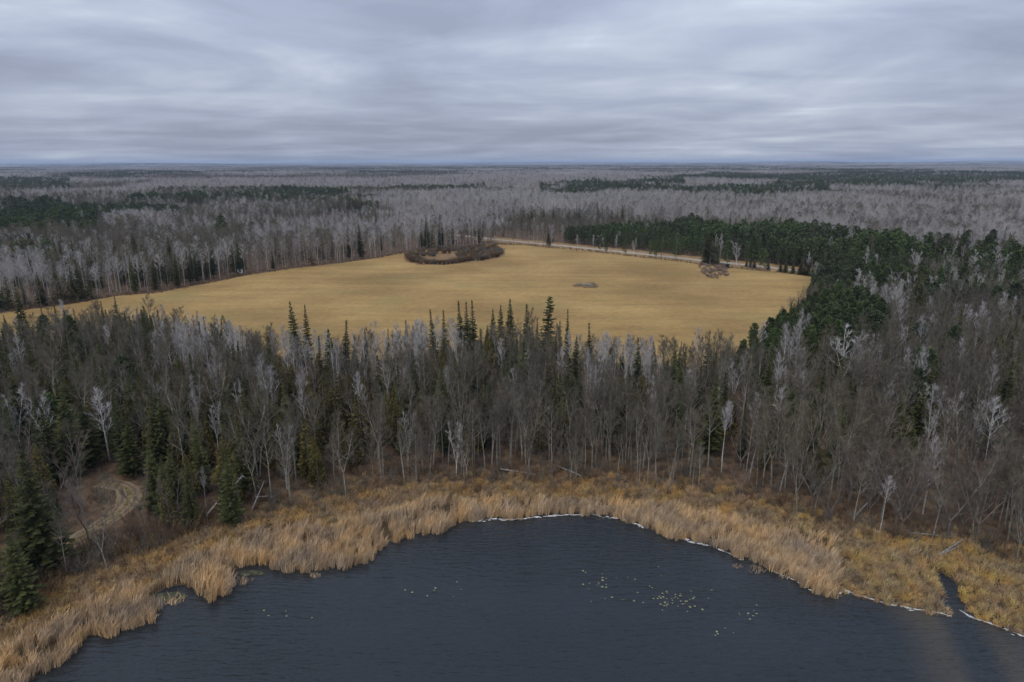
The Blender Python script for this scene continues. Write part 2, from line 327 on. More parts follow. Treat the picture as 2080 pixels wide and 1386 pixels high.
# ------------------------------------------------------------------ tree meshes
class MB:
    def __init__(s): s.V = []; s.F = []; s.I = []
    def tube(s, pts, rad, sides, m=0):
        b0 = len(s.V); k = len(pts); up = Vector((0.31, .17, .93))
        for i in range(k):
            d = (pts[min(i+1, k-1)]-pts[max(i-1, 0)]); a = d.cross(up)
            if a.length < 1e-5: a = d.cross(Vector((1, 0, 0)))
            a.normalize(); c = d.cross(a).normalized()
            if i == k-1 and rad[i] < .004: s.V.append(pts[i]); continue
            for j in range(sides):
                th = 2*math.pi*j/sides; s.V.append(pts[i]+(a*math.cos(th)+c*math.sin(th))*rad[i])
        tip = rad[-1] < .004
        for i in range(k-1):
            for j in range(sides):
                p, q_ = b0+i*sides+j, b0+i*sides+(j+1) % sides
                if tip and i == k-2: s.F.append((p, q_, b0+(k-1)*sides))
                else: s.F.append((p, q_, q_+sides, p+sides))
                s.I.append(m)
    def spike(s, p, q_, r, m=0):
        d = q_-p; a = d.cross(Vector((.3, .2, .93)))
        if a.length < 1e-6: a = Vector((1, 0, 0))
        a.normalize(); c = d.cross(a).normalized(); b0 = len(s.V)
        for th in (0, 2.094, 4.189): s.V.append(p+(a*math.cos(th)+c*math.sin(th))*r)
        s.V.append(q_)
        for j in range(3): s.F.append((b0+j, b0+(j+1) % 3, b0+3)); s.I.append(m)
    def kite(s, p, o, sd, a, b_, drop, m=0):
        b0 = len(s.V)
        s.V += [p, p+o*a*.55+sd*b_-Vector((0, 0, drop)), p+o*a, p+o*a*.55-sd*b_-Vector((0, 0, drop))]
        s.F += [(b0, b0+1, b0+2), (b0, b0+2, b0+3)]; s.I += [m, m]
    def tri(s, a, b_, c, m=0):
        b0 = len(s.V); s.V += [a, b_, c]; s.F.append((b0, b0+1, b0+2)); s.I.append(m)
def rdir(r): 
    while 1:
        v = Vector((r.uniform(-1, 1), r.uniform(-1, 1), r.uniform(-1, 1)))
        if .05 < v.length < 1: return v.normalized()
UP = Vector((0, 0, 1))
def path(r, p, d, L_, k, wob, trop):
    pts = [p.copy()]; d = d.normalized()
    for i in range(k):
        d = (d+rdir(r)*wob+UP*trop).normalized(); pts.append(pts[-1]+d*L_/k)
    return pts
def along(pts, t):
    f = t*(len(pts)-1); i = min(int(f), len(pts)-2); return pts[i].lerp(pts[i+1], f-i), (pts[i+1]-pts[i]).normalized()
def bare(seed, H=15, c0=.45, spread=50, nl=14, sub=5, tw=5, r0=.16, fork=0, ll=.26, twl=1.0, twr=.012, lod=0, wob=.06, fork_at=.35, forkang=.3):
    """leafless tree: trunk and limbs in T, fine branches and twigs in C"""
    r = random.Random(seed); T = MB(); C = MB(); stems = []
    ts = 5 if lod == 0 else 3
    if fork:
        base = path(r, Vector((0, 0, -.3)), UP, H*fork_at, 3, wob*.6, .02); T.tube(base, [r0*1.15, r0, r0*.95, r0*.9], ts)
        a0 = r.uniform(0, 6.28)
        for f in range(fork):
            az = a0+6.28*f/fork+r.uniform(-.4, .4); d = Vector((math.cos(az)*forkang, math.sin(az)*forkang, 1))
            st = path(r, base[-1], d, H*(1-fork_at)*r.uniform(.85, 1.05), 5, wob, .10); rr = r0*.68
            T.tube(st, [rr*(1-.83*i/5) for i in range(6)], ts); stems.append((st, .06, nl/fork*1.25, H*(1-fork_at)))
    else:
        k = 8 if lod == 0 else 3
        st = path(r, Vector((0, 0, -.3)), UP, H, k, wob*.55, .05); T.tube(st, [r0*(1-.88*i/k) for i in range(k+1)], ts); stems.append((st, c0, nl, H))
    for st, c, n_, SH in stems:
        az = r.uniform(0, 6.28)
        for i in range(int(n_)):
            t_ = c+(1-c)*((i+r.random())/n_)**.9*.98; p, d0 = along(st, t_); az += 2.4+r.uniform(-.5, .5); tt = (t_-c)/(1-c)
            ang = math.radians(spread*(1-.45*tt)*r.uniform(.75, 1.25)); L_ = H*ll*(1-.72*tt)*(.55+.45*min(1, tt*5+.3))*r.uniform(.75, 1.2)
            d = d0*math.cos(ang)+Vector((math.cos(az), math.sin(az), 0))*math.sin(ang)
            lr = max(.022, r0*.36*(1-.6*tt))
            if lod: T.spike(p, p+(d+UP*.15).normalized()*L_, lr*1.2); lp = [p, p+(d+UP*.1)*L_]
            else: lp = path(r, p, d, L_, 3, .16, .10); T.tube(lp, [lr, lr*.7, lr*.42, .003], 3)
            for j in range(sub):
                u = r.uniform(.2, 1.0); p2, d2 = along(lp, u); d3 = (d2+rdir(r)*.75+UP*.22).normalized(); L2 = L_*r.uniform(.28, .5)*(1.15-.45*u)
                if lod:
                    C.spike(p2, p2+d3*L2*1.25, twr*1.5); lp2 = [p2, p2+d3*L2]
                else: lp2 = path(r, p2, d3, L2, 2, .18, .10); C.tube(lp2, [twr*2.0, twr*1.5, .003], 3)
                for m_ in range(tw):
                    p4, d4 = along(lp2, r.uniform(.15, 1)); d5 = (d4+rdir(r)*.8+UP*.25).normalized(); C.spike(p4, p4+d5*twl*r.uniform(.5, 1.2), twr)
        p, d = st[-1], (st[-1]-st[-2]).normalized()
        for m_ in range(6): C.spike(p-d*.4*m_, p-d*.4*m_+(d+rdir(r)*.5).normalized()*twl*1.2, twr)
    return T, C
def spruce(seed, H=15, Rm=2.2, c0=.06, nw=24, nb=7, steps=5, pw=.85, drop=.16, lod=0, ragged=.25, slope=-.15):
    r = random.Random(seed); T = MB(); C = MB(); lean = Vector((r.uniform(-.02, .02), r.uniform(-.02, .02), 1))
    T.tube([Vector((0, 0, -.3)), lean*H*.5, lean*H*.98], [.016*H*.8, .009*H, .02], 5 if lod == 0 else 3)
    az = 0
    for i in range(nw):
        for j in range(nb):
            t_ = min(.985, (i+r.uniform(-.3, 1.1))/nw); t_ = max(0, t_); z = H*(c0+(1-c0)*t_); prof = Rm*(1-t_)**pw*min(1, .55+t_*4)
            az += 6.283/nb+r.uniform(-.25, .25)+.07; l_ = max(.14, prof*r.uniform(1-ragged*1.6, 1+ragged*.6)); o = Vector((math.cos(az), math.sin(az), 0)); sd_ = Vector((-o.y, o.x, 0))
            sl = slope+.75*max(0, t_-.55); p = lean*z; st = steps if l_ > .8 else max(1, steps-2)
            for k in range(st):
                u = (k+.3+r.uniform(-.2, .2))/st; pp = p+o*l_*u+UP*(sl*l_*u+.12*l_*u*u); sz = l_/st*1.5+.07+.20*min(1, l_)
                C.kite(pp, (o+sd_*r.uniform(-.5, .5)+UP*r.uniform(-.2, .25)).normalized(), (sd_+UP*r.uniform(-.3, .3)), sz, sz*.50*(1.25-.55*u), drop*(.7+r.random()*.8))
    for k in range(4): C.spike(lean*H*.93, lean*H*1.0+Vector((r.uniform(-.1, .1), r.uniform(-.1, .1), .25)), .10)
    return T, C
def cedar(seed, H=11, Rm=1.9, c0=.10, n_=950, sz=.52, pw=.7, lod=0):
    r = random.Random(seed); T = MB(); C = MB(); T.tube([Vector((0, 0, -.3)), Vector((.1, 0, H*.5)), Vector((0, .1, H*.93))], [.17, .1, .02], 4)
    lob = [(r.uniform(0, 6.28), r.uniform(.1, .95), r.uniform(.7, 1.28)) for _ in range(16)]
    for i in range(n_):
        t_ = 1-(1-r.random())**.62 if r.random() < .75 else r.random(); az = r.uniform(0, 6.283); k = 1
        for la, lt, lv in lob:
            dd = abs((az-la+3.1416) % 6.283-3.1416)
            if dd < .8 and abs(t_-lt) < .12: k = lv
        rad = Rm*(1-t_)**pw*min(1, .5+t_*3.5)*k*math.sqrt(r.uniform(.35, 1)); p = Vector((math.cos(az)*rad, math.sin(az)*rad, H*(c0+(1-c0)*t_)))
        o = (Vector((math.cos(az), math.sin(az), .25))+rdir(r)*.6).normalized(); sd_ = o.cross(rdir(r)).normalized(); s_ = sz*r.uniform(.6, 1.3)*(1.05-.45*t_)
        C.kite(p-o*s_*.4, o, sd_, s_, s_*.45, .05)
    return T, C
def pine(seed, H=15, Rm=2.3, c0=.45, nt_=95, per=10, sz=.75, flat=1.0, tiers=0, pw=.5, lod=0):
    r = random.Random(seed); T = MB(); C = MB(); T.tube([Vector((0, 0, -.3)), Vector((.08, .05, H*.5)), Vector((0, 0, H*.96))], [.17, .12, .03], 5 if lod == 0 else 3)
    for i in range(nt_):
        t_ = (i+r.random())/nt_
        if tiers: t_ = (round(t_*tiers)+r.uniform(-.12, .12))/tiers
        t_ = min(max(t_, 0), 1); az = i*2.4+r.uniform(-.6, .6); rad = Rm*(1-t_**2.2)**pw*min(1, .55+t_*2.2)*r.uniform(.35, 1.05)
        p = Vector((math.cos(az)*rad, math.sin(az)*rad, H*(c0+(1-c0)*t_*.97)+rad*.12)); T.spike(Vector((0, 0, p.z-rad*.35)), p, .045)
        o = (p-Vector((0, 0, H*(c0+.1)))).normalized()
        for k in range(per):
            d = (rdir(r)+o*.55+UP*.35); d.z *= flat; d.normalize(); s_ = sz*r.uniform(.6, 1.25); sdv = d.cross(rdir(r)).normalized()*s_*.26
            C.tri(p-d*.08, p+d*s_*.75+sdv, p+d*s_-sdv*.6)
            if k % 2: C.kite(p, d, sdv.normalized(), s_*.9, s_*.3, .03)
    return T, C
def bush(seed, H=2.4, W=1.5, n_=16, sub=6, twr=.012, twl=.5):
    r = random.Random(seed); C = MB()
    for i in range(n_):
        az = r.uniform(0, 6.28); s_ = r.uniform(.1, 1)**.7; d = Vector((math.cos(az)*s_*W/H*.95, math.sin(az)*s_*W/H*.95, 1)); p = Vector((math.cos(az)*.3*W*r.random(), math.sin(az)*.3*W*r.random(), -.1))
        lp = path(r, p, d, H*r.uniform(.6, 1.05), 3, .14, .02); C.tube(lp, [twr*1.8, twr*1.4, twr, .003], 3)
        for k in range(sub): p2, d2 = along(lp, r.uniform(.3, 1)); C.spike(p2, p2+(d2+rdir(r)*.7).normalized()*twl*r.uniform(.5, 1.3), twr)
    return C
def reedclump(seed, H=2.1, W=.55, n_=26, wd=.045, lean=.20, bend=.35):
    r = random.Random(seed); C = MB()
    for i in range(n_):
        az = r.uniform(0, 6.28); rr = W*math.sqrt(r.random()); p = Vector((math.cos(az)*rr, math.sin(az)*rr, -.15)); h = H*r.uniform(.55, 1.08)
        d = Vector((r.gauss(.10, lean), r.gauss(.02, lean), 1)).normalized(); sd_ = d.cross(rdir(r)).normalized()*wd*r.uniform(.6, 1.3)*.5
        m1 = p+d*h*.6; tip = m1+(d+Vector((r.gauss(.12, bend), r.gauss(0, bend), -abs(r.gauss(0, bend*.6))))).normalized()*h*.4
        b0 = len(C.V); C.V += [p-sd_, p+sd_, m1+sd_, m1-sd_, tip]; C.F += [(b0, b0+1, b0+2, b0+3), (b0+3, b0+2, b0+4)]; C.I += [0, 0]
    return C

SP = {}
def species(key, name, cat, tm, cm, gens, fars): SP[key] = dict(name=name, cat=cat, tm=MT[tm], cm=MT[cm], near=[], far=[])
def fill(key, gens, fars):
    s = SP[key]
    for T, C in gens:
        s['near'].append((mesh(s['name']+'_trunk', T.V, T.F, s['tm']), mesh(s['name']+'_crown', C.V, C.F, s['cm']), comb(T, C, s, s['name']+'_near')))
    for T, C in fars: s['far'].append(comb(T, C, s, s['name']+'_far'))
def comb(T, C, s, nm):
    k = len(T.V); return mesh(nm, T.V+C.V, T.F+[tuple(i+k for i in f) for f in C.F], [s['tm'], s['cm']], [0]*len(T.F)+[1]*len(C.F))
for a in (('birch', 'birch_tree', 'birch', 'bark_white', 'twig_pale'), ('hardwood', 'ash_tree', 'bare tree', 'bark_grey', 'twig_grey'), ('maple', 'maple_tree', 'bare tree', 'bark_brown', 'twig_red'),
          ('spruce', 'spruce_tree', 'spruce', 'bark_dark', 'needle_spruce'), ('fir', 'fir_tree', 'fir', 'bark_dark', 'needle_fir'), ('cedar', 'cedar_tree', 'cedar', 'bark_brown', 'needle_cedar'), ('pine', 'pine_tree', 'pine', 'bark_brown', 'needle_pine')):
    species(*a, None, None)
HT = dict(birch=15, hardwood=15, maple=11, spruce=15, fir=15, cedar=11, pine=14)
fill('birch', [bare(100+i, 15, [.45, .5, .4, .3, .55, .5][i], 42, 17, 6, 6, .12, [0, 0, 2, 3, 0, 0][i], .22, .8, .013, wob=.07, fork_at=.25, forkang=.22) for i in range(6)],
     [bare(120+i, 15, .42+.04*i, 52, 15, 4, 4, .10, 0, .24, 1.3, .024, lod=1) for i in range(4)])
fill('hardwood', [bare(200+i, 15, [.4, .5, .4, .45, .35, .4, .5][i], 52, 20, 6, 8, .145, [0, 2, 3, 0, 2, 2, 0][i], .27, .95, .012, wob=.09, fork_at=[.3, .4, .3, .3, .55, .45, .3][i], forkang=.34) for i in range(7)],
     [bare(220+i, 15, .38+.04*i, 55, 15, 4, 4, .11, 0, .27, 1.4, .024, lod=1) for i in range(4)])
fill('maple', [bare(300+i, 11, .25, 45, 20, 6, 9, .13, [3, 4, 3, 2][i], .30, .9, .011, wob=.11, fork_at=.18, forkang=.5) for i in range(4)],
     [bare(320+i, 11, .25, 45, 15, 4, 4, .13, 0, .30, 1.2, .024, lod=1) for i in range(3)])
fill('spruce', [spruce(400+i, 15, [2.4, 2.7, 2.1, 2.9][i], .05, 34, 7, 5, .98) for i in range(4)], [spruce(420+i, 15, 2.5, .06, 14, 6, 2, .85, lod=1) for i in range(3)])
fill('fir', [spruce(450+i, 15, [1.5, 1.75, 1.35, 1.9][i], .10, 38, 6, 4, [1.15, 1.3, 1.1, 1.25][i], .12) for i in range(4)], [spruce(470+i, 15, 1.6, .08, 15, 5, 2, 1.0, lod=1) for i in range(3)])
fill('cedar', [cedar(500+i, 11, [1.8, 2.1, 1.6, 2.0][i]) for i in range(4)], [cedar(520+i, 11, 1.9, n_=150, sz=1.1) for i in range(3)])
fill('pine', [pine(550+i, 14, [2.2, 2.5, 2.3, 2.0][i], .26, 190, 9, .62) for i in range(4)], [pine(570+i, 14, 2.3, .22, 60, 6, 1.1) for i in range(3)])
BIGPINE = [pine(590, 18, 3.6, .30, 150, 11, .95, .7, 9, .6), pine(591, 16, 5.2, .42, 150, 11, 1.0, .55, 6, .45)]
BIGPINE = [(mesh('pine_trunk', T.V, T.F, SP['pine']['tm']), mesh('pine_crown', C.V, C.F, SP['pine']['cm']), None) for T, C in BIGPINE]
T_, C_ = spruce(600, 20, 2.5, .05, 40, 6, 5, .45, .22, ragged=.45); BIGSPRUCE = (mesh('spruce_trunk', T_.V, T_.F, SP['spruce']['tm']), mesh('spruce_crown', C_.V, C_.F, SP['spruce']['cm']), None)
# many-tree patches for the far country (a few pixels each)
def patch(key, seed, W=50, n_=26):
    r = random.Random(seed); V = []; F = []; I = []; s = SP[key]
    for k in range(n_):
        me = r.choice(s['far']); a = r.uniform(0, 6.28); ca, sa = math.cos(a), math.sin(a); x, y = r.uniform(-W/2, W/2), r.uniform(-W/2, W/2); c = r.uniform(.85, 1.15); b0 = len(V)
        V += [(x+(v.co.x*ca-v.co.y*sa)*c, y+(v.co.x*sa+v.co.y*ca)*c, v.co.z*c) for v in me.vertices]
        F += [tuple(b0+i for i in p.vertices) for p in me.polygons]; I += [p.material_index for p in me.polygons]
    return mesh(s['name']+'_patch', V, F, [s['tm'], s['cm']], I)

# ------------------------------------------------------------------ scatter by geometry nodes (only for what nobody could count)
def scatter(name, pts, rot, scl, idx, meshes, label, cat):
    co = bpy.data.collections.new(name+'_kinds')
    for i, me in enumerate(meshes): co.objects.link(bpy.data.objects.new('%s_%02d' % (name, i), me))
    me = bpy.data.meshes.new(name); me.vertices.add(len(pts)); me.vertices.foreach_set('co', np.asarray(pts, np.float32).ravel())
    me.attributes.new('rot', 'FLOAT_VECTOR', 'POINT').data.foreach_set('vector', np.asarray(rot, np.float32).ravel())
    me.attributes.new('scl', 'FLOAT_VECTOR', 'POINT').data.foreach_set('vector', np.asarray(scl, np.float32).ravel())
    me.attributes.new('idx', 'INT', 'POINT').data.foreach_set('value', np.asarray(idx, np.int32)); me.update()
    o = obj(name, me); g = bpy.data.node_groups.new(name, 'GeometryNodeTree')
    g.interface.new_socket('Geometry', in_out='INPUT', socket_type='NodeSocketGeometry'); g.interface.new_socket('Geometry', in_out='OUTPUT', socket_type='NodeSocketGeometry')
    gi = g.nodes.new('NodeGroupInput'); go = g.nodes.new('NodeGroupOutput'); ip = g.nodes.new('GeometryNodeInstanceOnPoints'); ci = g.nodes.new('GeometryNodeCollectionInfo')
    ci.inputs['Collection'].default_value = co; ci.inputs['Separate Children'].default_value = True; ci.inputs['Reset Children'].default_value = True
    g.links.new(gi.outputs[0], ip.inputs['Points']); g.links.new(ci.outputs[0], ip.inputs['Instance']); ip.inputs['Pick Instance'].default_value = True
    for a, dt, so in (('rot', 'FLOAT_VECTOR', 'Rotation'), ('scl', 'FLOAT_VECTOR', 'Scale'), ('idx', 'INT', 'Instance Index')):
        na = g.nodes.new('GeometryNodeInputNamedAttribute'); na.data_type = dt; na.inputs['Name'].default_value = a; g.links.new(na.outputs['Attribute'], ip.inputs[so])
    g.links.new(ip.outputs[0], go.inputs[0]); md = o.modifiers.new('scatter', 'NODES'); md.node_group = g
    return tag(o, label, cat, kind='stuff')

# ------------------------------------------------------------------ where the trees stand
def jgrid(r0, r1, sp, half=42.0):
    a = np.arange(-r1, r1, sp); b_ = np.arange(20, r1, sp); X, Y = np.meshgrid(a, b_, indexing='ij'); p = np.stack([X.ravel(), Y.ravel()], 1)
    d = np.hypot(p[:,0], p[:,1]); an = np.degrees(np.abs(np.arctan2(p[:,0], p[:,1]))); lim = np.where(d < 200, half+6, half)
    p = p[(d >= r0) & (d < r1) & (an < lim)]
    return p+(rng.random(p.shape)-.5)*sp*.95
KEYS = ['birch', 'hardwood', 'maple', 'spruce', 'fir', 'cedar', 'pine']
PINE_BLOCKS = [[(1135,470),(1150,452),(1250,444),(1390,437),(1480,450),(1560,448),(1700,458),(1850,478),(1850,560),(1660,552),(1560,542),(1400,520),(1300,512),(1140,490)],
 [(1500,650),(1560,605),(1610,585),(1650,568),(1720,560),(1780,590),(1815,630),(1785,662),(1700,672),(1600,682),(1500,695)],
 [(0,410),(90,404),(230,414),(400,414),(405,420),(230,428),(190,455),(-100,460),(-100,410)],
 [(368,388),(520,387),(770,392),(768,411),(700,412),(560,406),(370,398)],
 [(1372,376),(1500,372),(1640,376),(1692,381),(1600,390),(1480,396),(1375,392)], [(1630,352),(1760,347),(2090,349),(2090,369),(1900,370),(1700,372),(1640,368)],
 [(1095,368),(1240,363),(1390,362),(1390,380),(1200,392),(1100,388)], [(0,360),(140,362),(145,378),(-50,380)], [(120,350),(290,352),(288,360),(130,360)]]
MIXCON = [[(1700,478),(1850,480),(2000,488),(2100,498),(2100,560),(1990,590),(1850,590),(1700,560)], [(-20,474),(100,478),(105,500),(-20,505)]]
PALE = [[(590,425),(850,412),(1000,440),(1005,500),(820,515),(640,530),(520,545),(480,480)], [(200,415),(560,395),(640,410),(600,440),(330,445),(210,440)],
 [(1380,405),(1700,385),(2100,372),(2100,480),(1850,470),(1500,440),(1380,430)], [(330,650),(480,640),(500,700),(350,710)], [(540,640),(690,640),(700,700),(560,700)],
 [(700,650),(900,620),(1000,640),(900,700),(720,720)], [(1130,660),(1320,660),(1330,720),(1140,720)], [(1700,560),(1860,570),(1870,650),(1740,640)]]
CEDAR = [[(600,690),(770,680),(770,930),(590,950),(570,760)], [(500,700),(600,700),(590,800),(510,790)], [(860,670),(960,680),(950,760),(860,750)], [(280,700),(420,690),(450,1000),(380,1020),(270,900)], [(1230,720),(1340,730),(1330,830),(1240,820)]]
DARKMIX = [[(1700,600),(2100,600),(2100,900),(1600,900),(1500,760)]]
def stands(x, y, W_, seed):
    """forest stands: nearest of jittered cell centres -> two random numbers per stand"""
    wx = x+(fbm(x/W_*2+seed, y/W_*2, 3)-.5)*W_*.9; wy = y+(fbm(x/W_*2+31, y/W_*2+seed, 3)-.5)*W_*.9
    cx_, cy_i = np.floor(wx/W_).astype(int), np.floor(wy/W_).astype(int); best = np.full(len(x), 1e18); a = np.zeros(len(x)); b_ = np.zeros(len(x))
    for i in (-1, 0, 1):
        for j in (-1, 0, 1):
            gx_, gy_ = (cx_+i) & 255, (cy_i+j+seed*7) & 255; jx = _perm[gx_, gy_]; jy = _perm[gy_, (gx_+91) & 255]
            dd = (wx-(cx_+i+jx)*W_)**2+(wy-(cy_i+j+jy)*W_)**2; m = dd < best
            best = np.where(m, dd, best); a = np.where(m, _perm[(gx_+37) & 255, (gy_+13) & 255], a); b_ = np.where(m, _perm[(gx_+5) & 255, (gy_+141) & 255], b_)
    return a, b_
def choose(xy, d):
    px, py = PX(xy, 14.0); pp = np.stack([px, py], 1); k = len(xy); u = rng.random(k)
    x, y = xy[:,0], xy[:,1]
    big = fbm(x/420+3, y/260+8, 4); big2 = fbm(x/260+50, y/170+20, 4); fine = fbm(x/40+9, y/40+2, 3)
    far = d > 330
    W = np.zeros((k, 7))
    # near belt: grey hardwoods with scattered evergreens
    W[:] = (.045, .56, .12, .09, .07, .11, .005); W[px < 1000] = (.04, .37, .07, .15, .11, .25, .01)
    W[far] = (.80, .12, .03, .02, .03, .0, 0)
    sa, sb = stands(x, y, 120.0, 3); sa2, sb2 = stands(x, y, 420.0, 5); sa3, sb3 = stands(x, y, 220.0, 9); sa = np.where(d > 1400, sa2, np.where(d > 600, sa3, sa)); sb = np.where(d > 1400, sb2, np.where(d > 600, sb3, sb))
    sel = far & (sa > .50); W[sel] = (.07, .60, .28, .03, .02, 0, 0)
    sel = far & (sa > .66); W[sel] = (.20, .40, .14, .15, .11, 0, 0)
    sel = far & (d > 560) & (sa > .84); W[sel] = (.03, .05, .02, .40, .20, 0, .30)
    sel = far & (d > 800) & (sa > .92); W[sel] = (.02, .04, .02, .15, .07, 0, .70)
    for g in PALE: s_ = inside(pp, g); W[s_] = (.80, .13, .02, .01, .04, 0, 0); W[s_ & ((fine < .42) | ((sa > .72) & far))] = (.26, .46, .22, .03, .03, 0, 0)
    s_ = inside(pp, DARKMIX[0]) & ~far; W[s_] = (.09, .48, .26, .06, .03, .06, .02)
    for g in CEDAR: s_ = inside(pp, g) & ~far; W[s_] = (.06, .25, .04, .06, .05, .54, 0)
    for g in MIXCON: s_ = inside(pp, g); W[s_] = (.13, .12, .02, .26, .12, .05, .30)
    for gi, g in enumerate(PINE_BLOCKS):
        s_ = inside(pp, g)
        if gi >= 3: s_ &= fbm(x/90+12, y/160+5, 3) > .32; W[s_] = (.08, .07, .04, .17, .09, 0, .55)
        else: W[s_] = (.012, .008, 0, .04, 0, 0, .94)
    s_ = (px > 1450) & (py > 840) & ~far; W[s_] = (.05, .52, .40, .02, 0, .01, 0)
    W = np.cumsum(W/W.sum(1, keepdims=True), 1); return (u[:, None] > W).sum(1).clip(0, 6)
cand = [jgrid(45, 330, 2.9), jgrid(330, 620, 3.7), jgrid(620, 1150, 4.4), jgrid(1150, 2700, 6.8)]
xy = np.vstack(cand); d = np.hypot(xy[:,0], xy[:,1])
near = d < 520
ok = np.ones(len(xy), bool)
for pg, mg_ in ((lake_pg, 4), (field_pg, 1.5), (clear_pg, 0)): ok[near if pg is not clear_pg else slice(None)] &= sdist(xy[near] if pg is not clear_pg else xy, pg) > mg_
nn_ = np.where(near)[0]; ok[nn_] &= dist_line(xy[nn_], track) > 3.2
rd = dist_line(xy, road); ok &= rd > np.where(PX(xy, LANDZ)[0] > 1090, 10.0, 6.0)
ms = sdist(xy[nn_], marsh_pg); ok[nn_] &= ms > -1.0
# thin wood near the reeds on the right and round the track
thin = np.zeros(len(xy)); thin[nn_] = .10+.38*smooth(1-ms/12); td = dist_line(xy[nn_], track); thin[nn_] = np.maximum(thin[nn_], .75*smooth(1-(td-3)/9))
tpx, tpy = PX(xy, LANDZ); thin = np.where((tpx > 105) & (tpx < 310) & (tpy > 985) & (tpy < 1160), .985, thin)
ok &= rng.random(len(xy)) > thin
xy = xy[ok]; d = d[ok]; sp = choose(xy, d)
_px = PX(xy, LANDZ)[0]; _ev = (sdist(xy, marsh_pg) < 11) & (_px > 520) & (sp >= 3) & (d < 330); sp = np.where(_ev, 1, sp)
hsc = rng.normal(1, .13, len(xy)).clip(.65, 1.35)
fd = np.full(len(xy), 99.); m_ = d < 320; fd[m_] = dist_line(xy[m_], field_pg, True)
md_ = np.full(len(xy), 99.); md_[m_] = sdist(xy[m_], marsh_pg)
hsc *= np.where(m_, .93, (.62+.34*fbm(xy[:,0]/38+4, xy[:,1]/38+70, 3))*(.72+.50*stands(xy[:,0], xy[:,1], 120.0, 3)[1]))
hsc *= np.where(m_, .55+.42*smooth((fd-2)/22), 1.08)            # low young growth along the near field edge
hsc *= np.where(m_, .72+.28*smooth(md_/14), 1)
trees = []          # (x, y, key, height scale, width scale, variant mesh or None, label or None, lean, rz)
for i in range(len(xy)): trees.append([xy[i,0], xy[i,1], KEYS[sp[i]], hsc[i], hsc[i]*rng.uniform(.85, 1.15), None, None, (0, 0)])
man = []
def top(px, py, h, key, label=None, wide=1.0, me=None, lean=(0, 0), hm=None):
    p = P(px, py, LANDZ+h); h0 = h
    st_ = .3 if np.hypot(*p) < 300 and key != 'birch' else -.4
    while 5 < h < 23 and sdist(p[None], field_pg)[0] < 1.5: h += st_; p = P(px, py, LANDZ+h)
    if h <= 5: return
    s_ = h/(hm or HT[key]); man.append([p[0], p[1], key, s_, s_*wide*(h0/h)**.5, me, label, lean])
spr = [(597,610,19,'spruce',.8),(619,619,17,'spruce',.7),(693,650,15,'fir',1.2),(742,668,11,'fir',1),(824,650,12,'fir',1),(785,668,11,'fir',1),(880,628,15,'fir',1.1),(901,631,15,'fir',1.2),
 (937,611,17,'fir',1.1),(949,613,16,'fir',1.1),(961,611,17,'fir',1.1),(1000,628,15,'spruce',.9),(1016,619,16,'spruce',.8),(1073,618,16,'fir',1.5),(1092,646,13,'fir',1),(1154,629,15,'fir',.9),(1137,652,13,'fir',1),
 (1200,656,14,'fir',1.1),(1168,683,14,'spruce',.8),(1180,737,13,'fir',1),(1300,685,15,'fir',1.3),(1371,692,13,'fir',1.1),(1352,715,10,'fir',1),(1441,672,14,'fir',1),(1120,724,12,'cedar',1),
 (300,802,15,'spruce',.9),(250,845,11.5,'spruce',1.2),(395,832,15,'spruce',.8),(370,930,12,'spruce',.75),(455,910,13,'spruce',.85),(440,925,11,'fir',1.2),(18,1068,12,'spruce',1.1),(100,965,8,'fir',1),(232,600,14,'spruce',.8),
 (205,612,12,'fir',1.1),(110,620,12,'fir',1.2),(82,625,11,'fir',1.1),(50,640,11,'spruce',.8),(10,640,12,'spruce',.8),(1565,716,14,'spruce',.8),(1545,735,13,'fir',1.2),(1675,746,14,'spruce',.8),(1663,770,12,'spruce',1.1),(1738,765,12,'spruce',1.2),
 (1875,780,13,'spruce',1.1),(1830,790,12,'spruce',1.1),(1955,626,16,'spruce',1.0),(2040,665,14,'spruce',1.2),(2065,572,17,'pine',1.2),(2030,580,15,'pine',1.1),(1650,665,15,'spruce',.8),(1800,712,13,'spruce',1.0),(1865,605,13,'fir',1.3),(1885,610,11,'spruce',1),
 (265,518,17,'spruce',.8),(480,508,16,'fir',1.4),(552,510,15,'fir',1.2),(764,434,19,'fir',1.2),(672,478,14,'fir',1.0),(555,470,15,'fir',1),(30,570,14,'spruce',.9),(1115,462,17,'fir',1.3),(1790,492,15,'spruce',1.1),(1970,505,15,'spruce',1.2),
 (640,895,9,'cedar',1.1),(620,850,12,'cedar',1.2),(690,760,13,'cedar',1.2),(730,800,12,'cedar',1.3),(655,770,13,'cedar',1.1),(560,720,12,'cedar',1.2),(580,740,11,'cedar',1.1),(715,850,10,'cedar',1.1),(440,665,11,'cedar',1.2),(455,640,12,'cedar',1)]
for a, b_, h, k, wd in spr: top(a, b_, h, k, None, wd)
top(1110, 601, 20, 'spruce', 'tallest ragged spruce standing above the woods against the straw field', 1.0, BIGSPRUCE, hm=20)
top(1036, 605, 17, 'spruce', 'broad dark spruce beside the tallest spruce at the field edge', .95)
top(42, 914, 18.5, 'spruce', 'large full spruce beside the reeds next to the dirt track', 1.2)
top(312, 389, 20, 'pine', 'broad round crowned pine standing alone above pale birch woods', 1.3, BIGPINE[1], hm=16)
top(446, 436, 21, 'pine', 'tall dark pine rising above bare woods beyond the hay field', 1.0, BIGPINE[0], hm=18)
for a, b_ in ((20,398),(80,402),(42,400)): top(a, b_, 21, 'pine', None, 1.1, BIGPINE[1], hm=16)
